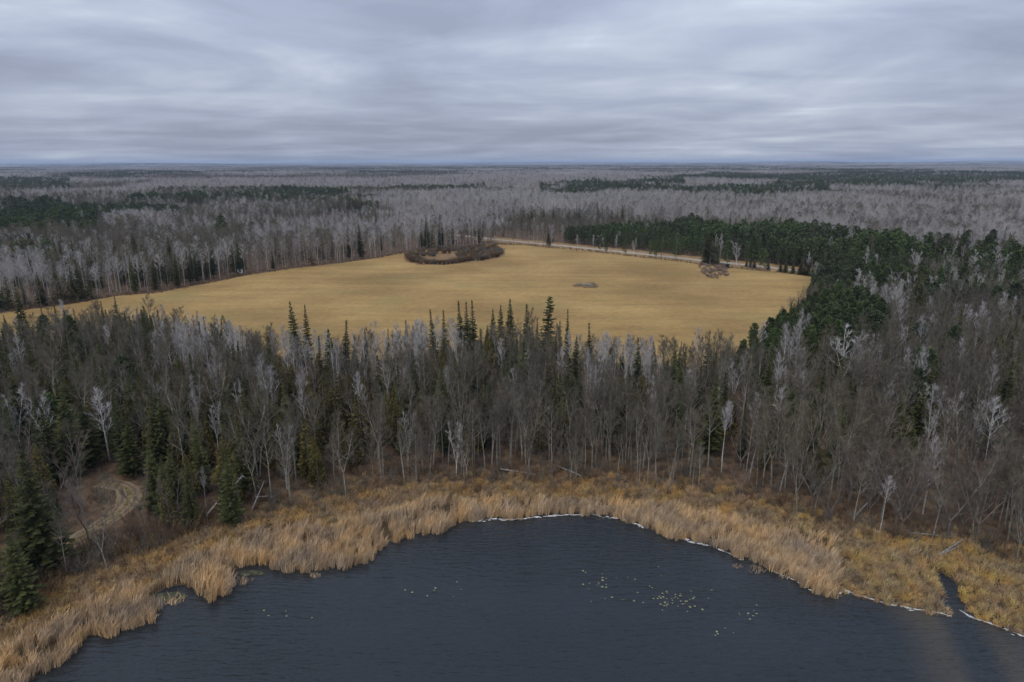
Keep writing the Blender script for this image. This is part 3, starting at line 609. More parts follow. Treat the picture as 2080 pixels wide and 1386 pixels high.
wb = [(1728,668,16,1.5,3),(1620,708,13,1.3,0),(1546,655,11,1.2,0),(1500,720,13,1.0,2),(1645,640,12,1,0),(1625,655,12,1,1),(1940,795,12,1.5,3),(2000,810,11,1.2,2),(200,795,14,1.3,0),(70,785,14,1.0,2),(20,790,13,1,2),(618,735,9,1.2,3),(432,818,10,1,2),(130,612,14,1.2,0),(205,618,11,1.3,1),
 (375,640,13,1.2,3),(400,645,13,1.2,2),(432,652,13,1.5,3),(486,660,12,1.3,3),(350,648,12,1.1,0),(320,770,10,1.2,3),(1475,818,12,.7,4),(1890,850,10,1.1,0),(1755,545,14,1.3,3),(1770,556,13,1.3,2),(1740,560,13,1.3,0),(1828,580,14,1.6,3),(1845,585,12,1.3,3),(1800,562,12,1,0),
 (1455,478,16,.9,2),(1466,478,16,.9,0),(1500,490,14,1.2,3),(1220,477,13,1.1,3),(1205,478,13,1,0),(1252,479,13,.9,0),(1290,486,12,1.1,2),(1645,514,12,.8,0),(1174,478,12,.9,0),(992,500,11,1,2),(1001,498,11,.9,0),(1012,497,11,.7,0),(1765,503,14,.8,0),(1865,508,14,1.2,3),(1925,500,14,1.1,2),(1990,510,14,1.4,3),(2035,512,14,1.3,3),
 (1950,620,11,1.0,0),(1880,640,12,1,2),(845,650,11,1,0),(870,640,11,1,1),(915,628,11,1,0),(780,700,12,.9,2),(1160,675,11,1,0),(1210,690,11,1,1),(1250,690,11,1,0),(545,470,14,1.3,3),(330,475,14,1.3,3),(850,452,17,.9,0),(760,470,16,.9,1)]
WHITE = []
for T, C in [bare(160+i, 15, [.40, .5, .4, .3, .55][i], 42, 18, 6, 7, .13, [0, 0, 2, 3, 0][i], .24, .85, .015, wob=.07, fork_at=.25, forkang=.25) for i in range(5)]:
    WHITE.append((mesh('birch_trunk', T.V, T.F, MT['bark_white']), mesh('birch_crown', C.V, C.F, MT['twig_white']), None))
for a, b_, h, wd, v in wb: top(a, b_, h, 'birch', None, wd, WHITE[v])
man_xy = np.array([m[:2] for m in man])
keep = np.ones(len(trees), bool); txy = xy
for p, m in zip(man_xy, man):
    dd = np.hypot(*(txy-p).T); keep &= dd > 2.2
    # a notable tree is seen: nothing taller stands right before it
    dp = np.hypot(*p)
    if dp < 330:
        ang = np.abs(np.arctan2(txy[:,0], txy[:,1])-math.atan2(p[0], p[1]))*dp; rr_ = np.hypot(txy[:,0], txy[:,1])
        front = (ang < 2.0) & (rr_ < dp) & (rr_ > dp-(14 if dp < 200 else 9)); keep &= ~front
trees = [t_ for t_, k in zip(trees, keep) if k]
# trees bordering the reeds, seen from root to crown in the photograph
def base(px, py, h, key, v, label=None, wide=1.0, lean=(0, 0)):
    p = P(px, py, .5); s_ = h/HT[key]; man.append([p[0], p[1], key, s_, s_*wide, SP[key]['near'][v], label, lean])
for a, b_, h, k, v, wd in [(703,1013,12,'hardwood',1,1),(760,978,11,'hardwood',2,1),(590,1028,13,'hardwood',0,.9),(960,965,14,'hardwood',3,1),(1038,950,15,'hardwood',4,1.1),(1072,975,15,'hardwood',5,1.1),(1000,965,12,'hardwood',6,1),(1240,930,14,'hardwood',0,1),(1270,950,16,'hardwood',3,1),
 (1330,980,12,'hardwood',5,1),(1465,960,13,'birch',4,.8),(1548,990,14,'hardwood',2,1),(1610,960,13,'hardwood',6,1),(1648,1030,12,'maple',0,1.1),(1700,1000,13,'hardwood',1,1),(1818,1070,14,'maple',1,1.25),(1848,1065,13,'maple',2,1.1),(1925,1085,14,'maple',3,1.2),(1985,1090,12,'maple',0,1.1),(2040,1075,13,'hardwood',5,1.1),
 (1760,1040,12,'maple',2,1.1),(880,960,12,'hardwood',4,1),(830,965,12,'hardwood',2,.9),(365,1075,9,'maple',1,1),(180,1100,10,'maple',3,1.2),(150,1000,11,'maple',2,1.1),(110,1060,10,'maple',0,1),(215,1082,7,'hardwood',5,.9),(290,1062,8,'maple',3,1),(170,1048,9,'hardwood',2,1),(140,1075,8,'maple',1,1),(330,1075,7,'hardwood',6,.9),(1180,955,13,'hardwood',1,1),(1120,960,13,'hardwood',0,1),(1400,985,13,'hardwood',4,1)]:
    base(a, b_, h, k, v, None, wd)
base(420, 1046, 8, 'birch', 1, 'slim white birch with reddish twigs beside the leaning dead birch', .7)
trees += man
# view size ranking: the 300 that show largest of each kind become individuals
for t_ in trees: t_.append(math.hypot(t_[0], t_[1]))
ax = np.array([[t_[0], t_[1]] for t_ in trees]); zl, _ = land_z(ax)
fdist = sdist(ax, field_pg); tdist = dist_line(ax, track); rdist = dist_line(ax, road); mdist = sdist(ax, marsh_pg); gpx, gpy = PX(ax, LANDZ+6.)
in_grove = inside(np.stack([gpx, gpy], 1), np.array(PINE_BLOCKS[1])+[0, 20]); in_plant = inside(np.stack([gpx, gpy], 1), np.array(PINE_BLOCKS[0])+[0, 12])
ismanual = np.array([i >= len(trees)-len(man) for i in range(len(trees))])
LOOK = dict(birch='white barked leafless birch', hardwood='grey leafless ash tree', maple='reddish brown bushy bare maple', spruce='dark green pointed spruce', fir='narrow dark spire-topped fir', cedar='olive green dense cedar', pine='dark green full-crowned pine')
FORM = dict(birch=['', 'high-crowned ', 'twin-stemmed ', 'triple-stemmed ', 'slender ', ''], hardwood=['', 'twin-stemmed ', 'triple-stemmed ', '', 'high-forked ', 'wide-forked ', 'high-crowned '], maple=['triple-stemmed ', 'many-stemmed ', 'triple-stemmed ', 'twin-stemmed '], spruce=['', '', 'slim ', 'broad '], fir=['', '', 'very thin ', 'wide '], cedar=['', 'broad ', 'slim ', ''], pine=['', 'broad ', '', 'slim '])
def whereabouts(i):
    if in_grove[i]: return 'in the pine grove jutting into the hay field'
    if in_plant[i]: return 'in the plantation across the gravel road'
    if tdist[i] < 14: return 'beside the curving dirt track'
    if mdist[i] < 9: return 'at the edge of the lakeside reeds'
    if rdist[i] < 22: return 'beside the gravel road'
    if trees[i][-1] < 330 and fdist[i] < 14: return 'at the lakeward edge of the hay field'
    if fdist[i] < 14: return 'at the far edge of the hay field'
    if trees[i][-1] < 260: return 'in the woods between lake and hay field'
    return 'in the woods beyond the hay field'
scatter_sets = {k: [] for k in KEYS}
for key in KEYS:
    ids = [i for i in range(len(trees)) if trees[i][2] == key]
    vis = [i for i in ids if -40 < gpx[i] < 2120]
    vis.sort(key=lambda i: -(trees[i][3]*HT[key]/trees[i][-1])*(100 if ismanual[i] else 1)*(1.0 if trees[i][6] is None else 9))
    chosen = set(vis[:295]); scatter_sets[key] = [i for i in ids if i not in chosen]
    s = SP[key]
    for i in sorted(chosen, key=lambda i: trees[i][-1]):
        x, y, _, hs_, ws, me, lab, lean, dist_ = trees[i]
        if me is None: vi = int(rng.integers(len(s['near']))); me = s['near'][vi]; form = FORM[key][vi]
        else: form = next((FORM[key][k_] for k_, m_k in enumerate(s['near']) if m_k is me), next((['', '', 'twin-stemmed ', 'triple-stemmed ', 'slender '][k_] for k_, m_k in enumerate(WHITE) if m_k is me), ''))
        e = bpy.data.objects.new(s['name'], None); COL.objects.link(e); e.empty_display_size = .5
        e.location = (x, y, float(zl[i])); e.scale = (ws, ws, hs_); e.rotation_euler = (lean[0]+rng.normal(0, .025), lean[1]+rng.normal(0, .025), rng.uniform(0, 6.28))
        hh = hs_*HT[key]; size = 'very tall ' if hh > 17 else 'tall ' if hh > 14.5 else 'small ' if hh < 7.5 else 'shortish ' if hh < 10.5 else ''
        gl = size+form+LOOK[key]+' '+whereabouts(i)
        tag(e, lab or gl, s['cat'], gl)
        for nm, m in (('trunk', me[0]), ('crown', me[1])):
            o = bpy.data.objects.new(nm, m); COL.objects.link(o); o.parent = e
FOREST_LABEL = dict(birch='pale leafless birch and aspen woods spreading to the horizon', hardwood='grey leafless hardwood woods spreading over the plain', maple='brown bushy bare woods among the far stands', spruce='dark spruce scattered through the distant woods', fir='narrow dark firs scattered through the distant woods', cedar='olive cedars filling the woods behind the front trees', pine='dark green pine plantations across the plain')
# patches of trees from 2.6 km to 9 km
pxy = jgrid(2600, 9500, 62.0); psp = choose(pxy, np.hypot(pxy[:,0], pxy[:,1])); psp = np.where(psp == 5, 3, psp)
for ki, key in enumerate(KEYS):
    s = SP[key]; ids = scatter_sets[key]; nn = len(s['near']); nf = len(s['far']); meshes = [m[2] for m in s['near']]+s['far']
    X = np.array([[trees[i][0], trees[i][1], zl[i]] for i in ids]); dd = np.array([trees[i][-1] for i in ids])
    rot = np.stack([rng.normal(0, .02, len(ids)), rng.normal(0, .02, len(ids)), rng.uniform(0, 6.28, len(ids))], 1)
    scl = np.array([[trees[i][4], trees[i][4], trees[i][3]] for i in ids])
    idx = np.where(dd < 300, rng.integers(0, nn, len(ids)), nn+rng.integers(0, nf, len(ids)))
    grow = np.where(dd > 1150, 1.3, np.where(dd > 620, 1.12, 1)); scl[:, :2] *= grow[:, None]
    sel = psp == ki; k = sel.sum()
    if k:
        meshes = meshes+[patch(key, 900+ki), patch(key, 950+ki)]
        X = np.vstack([X, np.column_stack([pxy[sel], np.full(k, LANDZ)])]); rot = np.vstack([rot, np.stack([np.zeros(k), np.zeros(k), rng.uniform(0, 6.28, k)], 1)])
        sc_ = rng.uniform(.9, 1.25, k); scl = np.vstack([scl, np.stack([sc_*1.25, sc_*1.25, sc_], 1)]); idx = np.concatenate([idx, nn+nf+rng.integers(0, 2, k)])
    scatter(s['name'].replace('_tree', '')+'_forest', X, rot, scl, idx, meshes, FOREST_LABEL[key], 'forest')
print('trees', len(trees), {k: len(v) for k, v in scatter_sets.items()})

# far canopy as one rolling mass to the horizon
rr = np.geomspace(2300, 32000, 230); aa = np.radians(np.linspace(-44, 44, 420)); RR, AA = np.meshgrid(rr, aa, indexing='ij')
cxy = np.stack([(RR*np.sin(AA)).ravel(), (RR*np.cos(AA)).ravel()], 1); cr = RR.ravel()
csp = choose(cxy, cr); hill = np.maximum(0, fbm(cxy[:,0]/5200+2, cxy[:,1]/3800+7, 4)-.47)*170*smooth((cr-7000)/9000)
cz = 8.5+rng.normal(0, 1.6, len(cxy))+(fbm(cxy[:,0]/90, cxy[:,1]/90, 3)-.5)*7+hill
ii = np.arange(len(cxy)).reshape(len(rr), len(aa)); cq = np.stack([ii[:-1,:-1].ravel(), ii[:-1,1:].ravel(), ii[1:,1:].ravel(), ii[1:,:-1].ravel()], 1)
CC = np.array([(.21,.195,.19,1),(.115,.105,.10,1),(.115,.092,.085,1),(.030,.042,.026,1),(.028,.040,.026,1),(.05,.05,.03,1),(.025,.042,.025,1)])[csp]
cm_ = bpy.data.materials.new('far_canopy'); cm_.use_nodes = True; t = cm_.node_tree; at = t.nodes.new('ShaderNodeAttribute'); at.attribute_name = 'stand'
t.links.new(at.outputs['Color'], t.nodes['Principled BSDF'].inputs['Base Color']); t.nodes['Principled BSDF'].inputs['Roughness'].default_value = 1; t.nodes['Principled BSDF'].inputs['Specular IOR Level'].default_value = 0
fm = bpy.data.meshes.new('far_woods'); fm.from_pydata(np.column_stack([cxy, cz]).tolist(), [], cq.tolist()); fm.materials.append(cm_)
fm.attributes.new('stand', 'FLOAT_COLOR', 'POINT').data.foreach_set('color', CC.astype(np.float32).ravel()); fm.update()
tag(obj('far_woods', fm), 'far-off mixed woods fading to blue at the horizon', 'woods', kind='stuff')

# ------------------------------------------------------------------ reeds, sedge, brush
c = jgrid(40, 260, .54, 52); z_, s_ = land_z(c); ms = sdist(c, marsh_pg); cpx, cpy = PX(c, .3)
edge = fbm(c[:,0]/2.2+7, c[:,1]/2.2, 2); inz = (s_ > -1.6+2.2*edge) & (ms < 9.0) & (dist_line(c, chan) > .95) & (np.min([dist_line(c, k) for k in creek], 0) > .35) & (cpy > 900)
inz &= ~((cpx > 772) & (cpx < 800) & (cpy > 1060) & (dist_line(c, poly([(775,1062),(798,1103)])) < .7))
c, z_, s_, ms, cpx = c[inz], np.maximum(z_[inz], -.05), s_[inz], ms[inz], cpx[inz]
nz_ = fbm(c[:,0]/5, c[:,1]/5, 3); nzb = fbm(c[:,0]/14+60, c[:,1]/14, 3)
tdr = dist_line(c, track); sedge = (ms > -1.5-9*nz_) | ((cpx > 1630+nzb*120) & ~((s_ < 7) & (cpx < 1700)))
sedge &= ~((s_ < 2.5) & (cpx < 1700))
pool = np.zeros(len(c), bool)
for a, b_, rr_ in ((350,1212,2.6),(505,1168,2.4),(1000,1058,1.2),(1450,1100,.8)): pool |= np.hypot(*(c-P(a, b_, .2)).T) < rr_*(.7+.8*nz_)
keepr = (~pool) & (rng.random(len(c)) > smooth((ms-.5)/8.5)*.6+.4*(ms > 1)) & (tdr > 2.6) & (rng.random(len(c)) < np.where(sedge, .62, .85)*np.where(sedge, .55+.75*nz_, np.maximum(smooth((nz_-.28)/.25)*.85+.15, .8*(s_ < 1.5))))
def sc3(n_, lo, hi): a = rng.uniform(lo, hi, n_); return np.stack([a*rng.uniform(.85, 1.2, n_), a*rng.uniform(.85, 1.2, n_), a], 1)
def rots(n_, tilt=.06): return np.stack([rng.normal(0, tilt, n_), rng.normal(0, tilt, n_), rng.uniform(-.9, .9, n_)], 1)
RC = [reedclump(700+i, 2.3, .40, 38, .040, .12, .26) for i in range(6)]; RCm = [mesh('reed_clump', k.V, k.F, MT['reed']) for k in RC]
SC = [reedclump(720+i, 1.15, .42, 46, .030, .34, .55) for i in range(6)]; SCm = [mesh('sedge_clump', k.V, k.F, MT['sedge'] if i < 4 else MT['sedge_green']) for i, k in enumerate(SC)]
k = keepr & ~sedge; hmul = (.72+.56*nzb[k])
s3 = sc3(k.sum(), .8, 1.15)*hmul[:, None]
scatter('cattail_bed', np.column_stack([c[k], z_[k]]), rots(k.sum(), .07), s3, rng.integers(0, 6, k.sum()), RCm, 'tall tan dry cattails lining the lake shore', 'cattails')
k = keepr & sedge; s3 = sc3(k.sum(), .7, 1.25)*(.65+.7*nzb[k])[:, None]
scatter('sedge_meadow', np.column_stack([c[k], z_[k]]), rots(k.sum(), .12), s3, np.where(cpx[k] > 1600, rng.integers(2, 6, k.sum()), rng.integers(0, 5, k.sum())), SCm, 'golden rust sedge and marsh grass behind the cattails', 'sedge')
print('reeds', keepr.sum())
# brush under and before the trees
c = jgrid(45, 330, 2.0, 46); z_, s_ = land_z(c); ms = sdist(c, marsh_pg); fdd = sdist(c, field_pg); tdd = dist_line(c, track)
okb = (s_ > 6) & (ms > -2.5) & (fdd > .5) & (tdd > 2.8) & (dist_line(c, road) > 6) & (np.hypot(*c.T) < 330)
okb &= rng.random(len(c)) < np.where(ms < 9, .95, .75); c = c[okb]; z_ = z_[okb]; ms = ms[okb]
BR = [bush(740+i, 2.2, 1.4, 18, 9, .014, .55) for i in range(4)]; BRm = [mesh('brush', k.V, k.F, MT['brush_red']) for k in BR]+[mesh('brush', k.V, k.F, MT['brush_grey']) for k in BR]
ix = np.where(rng.random(len(c)) < np.where(ms < 10, .65, .3), rng.integers(0, 4, len(c)), rng.integers(4, 8, len(c)))
scatter('undergrowth', np.column_stack([c, z_]), rots(len(c), .1), sc3(len(c), .6, 1.4)*np.where(ms > 7, .75, 1.0)[:, None]*np.where(ms < 0, .6, np.where((ms < 9) & (PX(c, 1.)[0] < 420), 1.4, 1.0))[:, None], ix, BRm, 'tangled bare brush on the forest floor', 'brush')
# brush line along the far field edge and the roadside
e = densify(field_pg[1:22], 1.1); e = e+rng.normal(0, 1.0, e.shape); e = e+np.array([0, 1.2]); keep_e = np.hypot(*(e-wet_c).T) > 60; keep_e |= True
scatter('hedge_brush', np.column_stack([e, np.full(len(e), LANDZ)]), rots(len(e), .1), sc3(len(e), .35, .9), rng.integers(0, 4, len(e)), BRm[:4], 'low reddish brush along the far edge of the hay field', 'brush')

# ------------------------------------------------------------------ shrub ring in the field, thicket
WB = [bush(760+i, 3.2, 2.2, 44, 12, .032, .8) for i in range(4)]; WBm = [mesh('shrub_twigs', k.V, k.F, MT['brush_red' if i % 2 else 'brush_grey']) for i, k in enumerate(WB)]
def shrub(p, s_, lab, grp, ms_=WBm):
    o = obj('willow_shrub', ms_[int(rng.integers(len(ms_)))], None, (p[0], p[1], LANDZ), rng.uniform(0, 6.28)); o.scale = (s_*1.1, s_*1.1, s_); tag(o, lab, 'shrub', grp)
ring = densify(np.vstack([wet_pg, wet_pg[:1]]), 2.6)
wc = wet_pg.mean(0)
for p in ring:
    for k in range(4 if p[0] > wc[0]+6 else 2):
        f = 1-.06-rng.uniform(0, .42 if (p[1] > wc[1]-6 or p[0] > wc[0]+4) else .16)*(k+.3); f = max(f, .12); q_ = wc+(p-wc)*f; shrub(q_, rng.uniform(.65, 1.1), 'bare grey-brown shrub in the ring around the hollow in the hay field', 'shrubs ringing the field hollow')
TW = [bush(780+i, 1.7, 1.8, 30, 10, .026, .6) for i in range(3)]
th_m = mat('thicket_twig', (.17, .125, .105), (.28, .215, .185), .5, .9, .2); TWm = [mesh('shrub_twigs', k.V, k.F, th_m) for k in TW]
bc = brush_pg.mean(0); lo_, hi_ = brush_pg.min(0), brush_pg.max(0); nb_ = 0
while nb_ < 90:
    q_ = rng.uniform(lo_, hi_)
    if inside(q_[None], brush_pg)[0]: shrub(q_, rng.uniform(.5, 1.0), 'low pinkish grey shrub in the thicket below the roadside birches', 'shrubs of the field thicket', TWm); nb_ += 1

# ------------------------------------------------------------------ stone heap with dry weeds in the field
bp_ = P(1190, 582); e = obj('stone_heap', None, None, (*bp_, LANDZ+.03)); tag(e, 'heap of field stones and dry weeds alone in the hay field', 'stone heap')
def stone(r, s):
    m_ = MB(); n_ = 7; rings = [(-.2, .8), (.25, 1.0), (.7, .6)]
    for z, k in rings:
        for j in range(n_): a = 6.283*j/n_; q_ = k*s*r.uniform(.8, 1.15); m_.V.append(Vector((math.cos(a)*q_, math.sin(a)*q_, z*s)))
    m_.V.append(Vector((0, 0, .85*s)))
    for i in range(2):
        for j in range(n_): m_.F.append((i*n_+j, i*n_+(j+1) % n_, (i+1)*n_+(j+1) % n_, (i+1)*n_+j))
    for j in range(n_): m_.F.append((2*n_+j, 2*n_+(j+1) % n_, 3*n_))
    return m_
s_mat = mat('field_stone', (.12, .105, .085), (.30, .27, .22), 1.2, .9, .25); SM = [mesh('stone', k.V, k.F, s_mat) for k in [stone(R, .55) for _ in range(4)]]
for i in range(34):
    a = R.uniform(0, 6.28); q_ = abs(R.gauss(0, 1)); o = obj('stone', SM[i % 4], e, (math.cos(a)*q_*1.6+.3, math.sin(a)*q_*1.9+2, max(0, .7-q_*.4)), R.uniform(0, 6)); o.scale = (R.uniform(.6, 1.6),)*2+(R.uniform(.6, 1.1),)
wd_mat = mat('dry_weed', (.19, .15, .095), (.32, .26, .175), .8, .95, .15); WDm = mesh('dry_weeds', *[(k.V, k.F) for k in [reedclump(790, 1.2, 2.4, 260, .09, .5, .6)]][0], wd_mat)
for a, b_, s_ in ((-3.6, 1, 1.0), (3.4, 1.5, 1.0), (1.5, -2.5, 1.1), (-1.5, 4.5, .9), (3.0, 5.5, 1.0), (0, .5, .8)):
    o = obj('dry_weeds', WDm, e, (a, b_, 0), a); o.scale = (s_, s_*1.3, s_)

# ------------------------------------------------------------------ small built things
def box(m_, x0, x1, y0, y1, z0, z1):
    b0 = len(m_.V); m_.V += [Vector(v) for v in ((x0,y0,z0),(x1,y0,z0),(x1,y1,z0),(x0,y1,z0),(x0,y0,z1),(x1,y0,z1),(x1,y1,z1),(x0,y1,z1))]
    m_.F += [tuple(b0+i for i in f) for f in ((0,3,2,1),(4,5,6,7),(0,1,5,4),(1,2,6,5),(2,3,7,6),(3,0,4,7))]
def part(name, parent, m_, fn, loc=None):
    b_ = MB(); fn(b_); return obj(name, mesh(name, b_.V, b_.F, m_), parent, loc)
pale = mat('weathered_white', (.42, .42, .42), (.62, .62, .61), 2, .7); black = mat('black_panel', (.012, .012, .013), (.03, .03, .03), 2, .7); wood = mat('grey_timber', (.12, .10, .08), (.22, .19, .16), 3, .9)
roofm = mat('dark_roofing', (.04, .04, .042), (.08, .08, .08), 2, .8)
def blind(name, p, rz, wall, leg, label, W=2.0, H=1.8, fl=.9):
    e = obj(name, None, None, (*p, LANDZ+.03), rz); tag(e, label, 'hunting blind')
    part('wall', e, wall, lambda b_: box(b_, -W/2, W/2, -W/2, W/2, fl, fl+H))
    def rf(b_):
        b_.V += [Vector(v) for v in ((-W/2-.2,-W/2-.2,fl+H+.01),(W/2+.2,-W/2-.2,fl+H+.01),(W/2+.2,W/2+.2,fl+H+.25),(-W/2-.2,W/2+.2,fl+H+.25),(-W/2-.2,-W/2-.2,fl+H+.09),(W/2+.2,-W/2-.2,fl+H+.09),(W/2+.2,W/2+.2,fl+H+.34),(-W/2-.2,W/2+.2,fl+H+.34))]
        b_.F += [(0,3,2,1),(4,5,6,7),(0,1,5,4),(1,2,6,5),(2,3,7,6),(3,0,4,7)]
    part('roof', e, roofm if wall is pale else black, rf)
    part('window', e, black, lambda b_: box(b_, -W*.28, W*.1, -W/2-.03, -W/2+.02, fl+H*.52, fl+H*.80))
    dr = part('door', e, leg, lambda b_: box(b_, W/2-.02, W/2+.03, -.35, .35, fl+.05, fl+H*.85)); part('handle', dr, black, lambda b_: box(b_, W/2+.031, W/2+.09, .22, .28, fl+H*.42, fl+H*.52))
    for sx in (-1, 1):
        for sy in (-1, 1): part('leg', e, leg, lambda b_: box(b_, sx*W*.42-.06, sx*W*.42+.06, sy*W*.42-.06, sy*W*.42+.06, -.03, fl-.005))
    part('ladder', e, leg, lambda b_: [box(b_, W/2+.1, W/2+.5, -.3, .3, k*.3, k*.3+.05) for k in range(max(1, int(fl/.3)))])
blind('hunting_blind', P(489, 560), .25, pale, wood, 'small white raised hunting blind at the far edge of the field', 2.3, 2.0, 1.3)
blind('hunting_blind', P(1477, 545), -.2, black, wood, 'small black box blind near the roadside birches', 1.7, 1.5, .35)
e = obj('utility_pole', None, None, (*P(1431, 527), LANDZ+.05)); tag(e, 'thin grey roadside pole beside the gravel road', 'pole')
part('post', e, wood, lambda b_: b_.tube([Vector((0, 0, -.2)), Vector((0, 0, 4.5)), Vector((0, 0, 9))], [.17, .14, .11], 8))
part('crossarm', e, wood, lambda b_: box(b_, -.2, 1.1, -.06, .06, 8.5, 8.62)); part('insulator', e, black, lambda b_: b_.tube([Vector((.95, 0, 8.63)), Vector((.95, 0, 8.85))], [.07, .05], 6))

# roadside evergreen shrubs
def young(px, py, h, lab):
    p = P(px, py); me = SP['spruce']['near'][int(rng.integers(4))]; e = obj('spruce_sapling', None, None, (*p, LANDZ), rng.uniform(0, 6)); e.scale = (h/15*2.0, h/15*2.0, h/15); tag(e, lab, 'spruce', 'young spruces beside the gravel road')
    obj('trunk', me[0], e); obj('crown', me[1], e)
for a, b_, h in ((1447,536,6.5),(1440,534,5),(1455,538,6),(1524,544,4.5),(1532,545,4),(1560,549,4.5),(1585,553,5),(1595,554,5.5),(1625,558,6.5),(1640,560,6.5),(1632,559,5),(1610,556,5),(1650,562,5),(1516,542,3.6)):
    young(a, b_, h, 'low bushy young spruce beside the gravel road')

# ------------------------------------------------------------------ fallen and leaning dead wood
def log(a, b_, r0, lab, za=.35, zb=.35, stubs=3, name='fallen_log'):
    A, B = P(*a), P(*b_); A = Vector((*A, land_z(A[None])[0][0]+za)); B = Vector((*B, land_z(B[None])[0][0]+zb)); o0 = A.copy(); e = obj(name, None, None, o0); tag(e, lab, 'log')
    def f(m_): m_.tube([Vector((0,0,0)), (B-A)*.35+Vector((0,0,.05)), (B-A)*.7, B-A], [r0*.8, r0*.7, r0*.55, r0*.3], 7)
    part('stem', e, MT['dead_wood'], f)
    for k in range(stubs):
        t_ = R.uniform(.35, .95); q_ = (B-A)*t_; part('branch', e, MT['dead_wood'], lambda m_: m_.spike(q_, q_+(rdir(R)+UP*.6)*R.uniform(.5, 1.3), r0*.4))
log((1842,1086), (1936,1096), .16, 'long pale fallen log lying at the edge of the marsh')
log((1848,1105), (1874,1097), .13, 'short pale log lying below the long fallen log', stubs=1)
log((1905,1134), (1954,1106), .20, 'upper of two pale logs lying across the golden marsh by the creek', .5, .8, 2)
log((1914,1130), (1951,1115), .15, 'lower of two pale logs lying across the golden marsh by the creek', .4, .6, 1)
log((1015,958), (1090,968), .18, 'grey log lying under the bare trees by the reeds', .5, .4, 4)
log((1180,972), (1130,958), .14, 'thin grey fallen trunk under bare trees behind the cattails', .6, 1.2, 4)
log((455,1052), (500,1008), .15, 'broken grey trunk propped up beside the leaning birch', .3, 2.6, 7)
log((512,1040), (540,1008), .13, 'slanting dead trunk beside the broken propped trunk', .3, 2.8, 6)
log((520,1020), (560,1018), .12, 'short grey log lying behind the slanting dead trunk', .9, .9, 3)
log((1730,1060), (1775,1028), .17, 'slanting dead trunk among the bushy bare maples', .3, 2.2, 3)
log((1640,968), (1600,930), .14, 'thin tilted dead trunk among grey trees', .3, 3.0, 3)
# leaning white birch, forked low
b0 = P(422, 1064, .5); e = obj('leaning_birch', None, None, (*b0, .5)); tag(e, 'dead white birch with a long leaning stem over the brush', 'birch')
tipd = P(494, 972, 7.0)-b0
part('trunk', e, MT['bark_white'], lambda m_: (m_.tube([Vector((0,0,-.2)), Vector((.05,.1,1.6)), Vector((tipd[0]*.28, tipd[1]*.28, 3.2)), Vector((tipd[0]*.62, tipd[1]*.62, 4.8)), Vector((tipd[0], tipd[1], 7.0))], [.15, .14, .12, .095, .03], 7)))
def tw(m_):
    for k in range(26):
        t_ = R.uniform(.45, 1); p = Vector((tipd[0]*t_, tipd[1]*t_, 3.2+(t_-.28)/.72*3.8)); m_.spike(p, p+(rdir(R)+Vector((.3, 0, .35))).normalized()*R.uniform(.4, 1.4), .022)
part('crown', e, MT['twig_pale'], tw)

# ------------------------------------------------------------------ foam along the waterline, lily pads, reeds standing in water
foam = mat('foam', (.34, .34, .32), (.66, .65, .61), .9, .8); FB = MB()
sd_ = densify(shore, .35); tn = np.gradient(sd_, axis=0); tn /= np.linalg.norm(tn, axis=1)[:, None]; nr = np.stack([tn[:,1], -tn[:,0]], 1)
spx, spy = PX(sd_, 0.); kk = np.arange(len(sd_)); fn = .55*fbm(kk*.05, kk*0+1., 3)+.45*fbm(kk*.35, kk*0+81., 2); wn = fbm(kk*.16, kk*0+33., 3)
amt = np.where((spx > 970) & (spx < 1310), 1.0, np.where((spx > 1310) & (spx < 1660), .62, np.where((spx > 1705) & (spx < 1930), 1.0, np.where(spx > 1958, .9, np.where((spx > 760) & (spx < 970), .25, .12)))))
lakec = np.array([0., 60.])
for i in range(len(sd_)-1):
    dens = smooth((fn[i]*1.25-(1-amt[i]*.74))/.16)
    for k in range(int(rng.poisson(float(dens)*(2.6 if amt[i] > .8 else 1.7)))):
        side = nr[i] if (nr[i] @ (lakec-sd_[i])) > 0 else -nr[i]; tg = tn[i]; wd_ = .05+.24*max(0, wn[i]-.36)*(1 if amt[i] < .8 else 1.8)
        p = sd_[i]+side*(.25+.5*(wn[i]-.5)+rng.normal(0, wd_*1.2))+tg*rng.uniform(-.2, .2); la = rng.uniform(.10, .38); lb = la*rng.uniform(.18, .45); b_ = len(FB.V); nn_k = 7
        FB.V.append(Vector((p[0], p[1], rng.uniform(.025, .06))))
        for j in range(nn_k):
            th = 6.283*j/nn_k; q_ = p+tg*math.cos(th)*la*rng.uniform(.7, 1.3)+side*math.sin(th)*lb*rng.uniform(.6, 1.4); FB.V.append(Vector((q_[0], q_[1], .008)))
        FB.F += [(b_, b_+1+j, b_+1+(j+1) % nn_k) for j in range(nn_k)]
tag(obj('shore_foam', mesh('shore_foam', FB.V, FB.F, foam)), 'white foam washed along the waterline below the reeds', 'foam', kind='stuff')
pad_m = mat('lily_leaf', (.20, .205, .09), (.36, .35, .19), 3, .6, .3, spec=.4)
def pad(r):
    m_ = MB(); m_.V.append(Vector((0, 0, .012)))
    for j in range(13): a = .25+j*(6.283-.5)/12; q_ = .15*r.uniform(.88, 1.1); m_.V.append(Vector((math.cos(a)*q_, math.sin(a)*q_, r.uniform(.005, .05))))
    for j in range(1, 13): m_.F.append((0, j, j+1))
    return mesh('lily_pad', m_.V, m_.F, pad_m)
PD = [pad(R) for _ in range(3)]
def pads(cx_, cy_2, sx, sy, n_, lab, grp):
    for k in range(n_):
        p = P(cx_+R.gauss(0, sx), cy_2+R.gauss(0, sy), 0); o = obj('lily_pad', PD[k % 3], None, (*p, .02), R.uniform(0, 6.28)); s_ = R.uniform(.4, 1.0); o.scale = (s_, s_, 1); tag(o, lab, 'lily pad', grp)
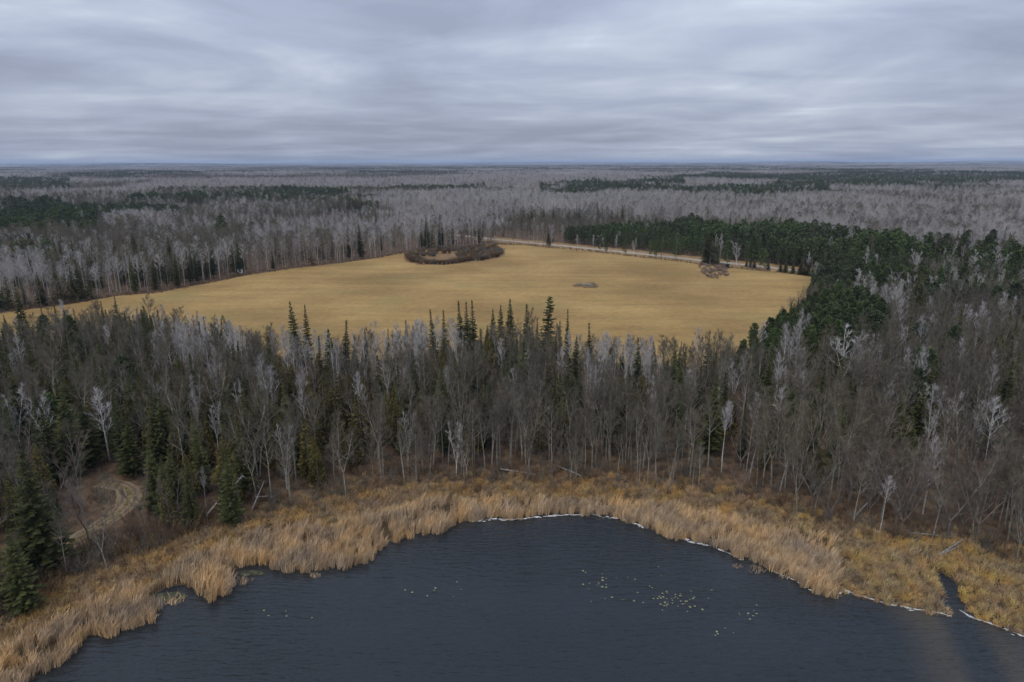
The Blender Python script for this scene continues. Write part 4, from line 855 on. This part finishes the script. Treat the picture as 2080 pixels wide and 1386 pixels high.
pads(1375, 1218, 27, 11, 52, 'yellow green lily pad in the densest floating cluster', 'lily pads of the dense cluster')
pads(1230, 1188, 45, 16, 30, 'small pale lily pad scattered thinly on open water', 'lily pads scattered on the lake')
pads(910, 1200, 45, 10, 8, 'small pale lily pad scattered thinly on open water', 'lily pads scattered on the lake')
pads(575, 1248, 30, 8, 5, 'small pale lily pad scattered thinly on open water', 'lily pads scattered on the lake')
pads(1525, 1245, 14, 10, 9, 'small pale lily pad scattered thinly on open water', 'lily pads scattered on the lake')
pads(1470, 1285, 20, 5, 5, 'small pale lily pad scattered thinly on open water', 'lily pads scattered on the lake')
for a, b_, s_, lab in ((495,1182,1.0,'small tan reed tuft standing in water beside the cattails'),(355,1222,1.1,'sparse reed tuft standing in the pool among cattails'),(640,1172,.6,'thin dry reed tuft in open water off the cattails'),(1533,1160,.9,'small tan reed tuft standing in water off the foamy shore'),
                       (1598,1172,.8,'reed tuft in the foam at the foot of the cattails'),(1888,1246,.5,'little tan grass tuft in water by the creek mouth'),(1925,1249,.6,'tan grass tuft at the tip of the creek bank'),(1497,1152,.5,'wispy reed tuft standing in open water')):
    C_ = reedclump(int(a), 1.3, .9, 46, .045, .25, .4); o = obj('reed_tuft', mesh('reed_tuft', C_.V, C_.F, MT['reed']), None, (*P(a, b_, 0), 0)); o.scale = (s_*1.5, s_, s_); tag(o, lab, 'reed tuft')
al = mat('algae', (.022, .025, .014), (.075, .075, .042), 1.2, .7, detail=7)
for a, b_, rx, ry, lab in ((345,1210,2.2,1.1,'grey green algae mat in the pool among the cattails'),(508,1162,2.0,.8,'pale algae mat in the notch of the cattail shore')):
    p = P(a, b_, .2); pg = [(p[0]+math.cos(k*.314)*rx*R.uniform(.75, 1.15), p[1]+math.sin(k*.314)*ry*R.uniform(.75, 1.15)) for k in range(20)]
    zz = max(land_z(np.array(pg))[0].max()+.03, .03); sheet('algae_mat', pg, zz, al, lab, 'algae', 'stuff')

# ------------------------------------------------------------------ haze: the air of the place
hm_ = bpy.data.materials.new('haze'); hm_.use_nodes = True; t = hm_.node_tree; t.nodes.remove(t.nodes['Principled BSDF'])
pv = t.nodes.new('ShaderNodeVolumePrincipled'); pv.inputs['Density'].default_value = 5.5e-5; pv.inputs['Color'].default_value = (.62, .76, .98, 1); pv.inputs['Anisotropy'].default_value = .2
t.links.new(pv.outputs[0], t.nodes['Material Output'].inputs['Volume'])
hb = MB(); box(hb, -34500, 34500, -34500, 34500, -2.5, 110)
tag(obj('haze', mesh('haze', hb.V, hb.F, hm_)), 'thin bluish air over the whole plain', 'haze', kind='stuff')
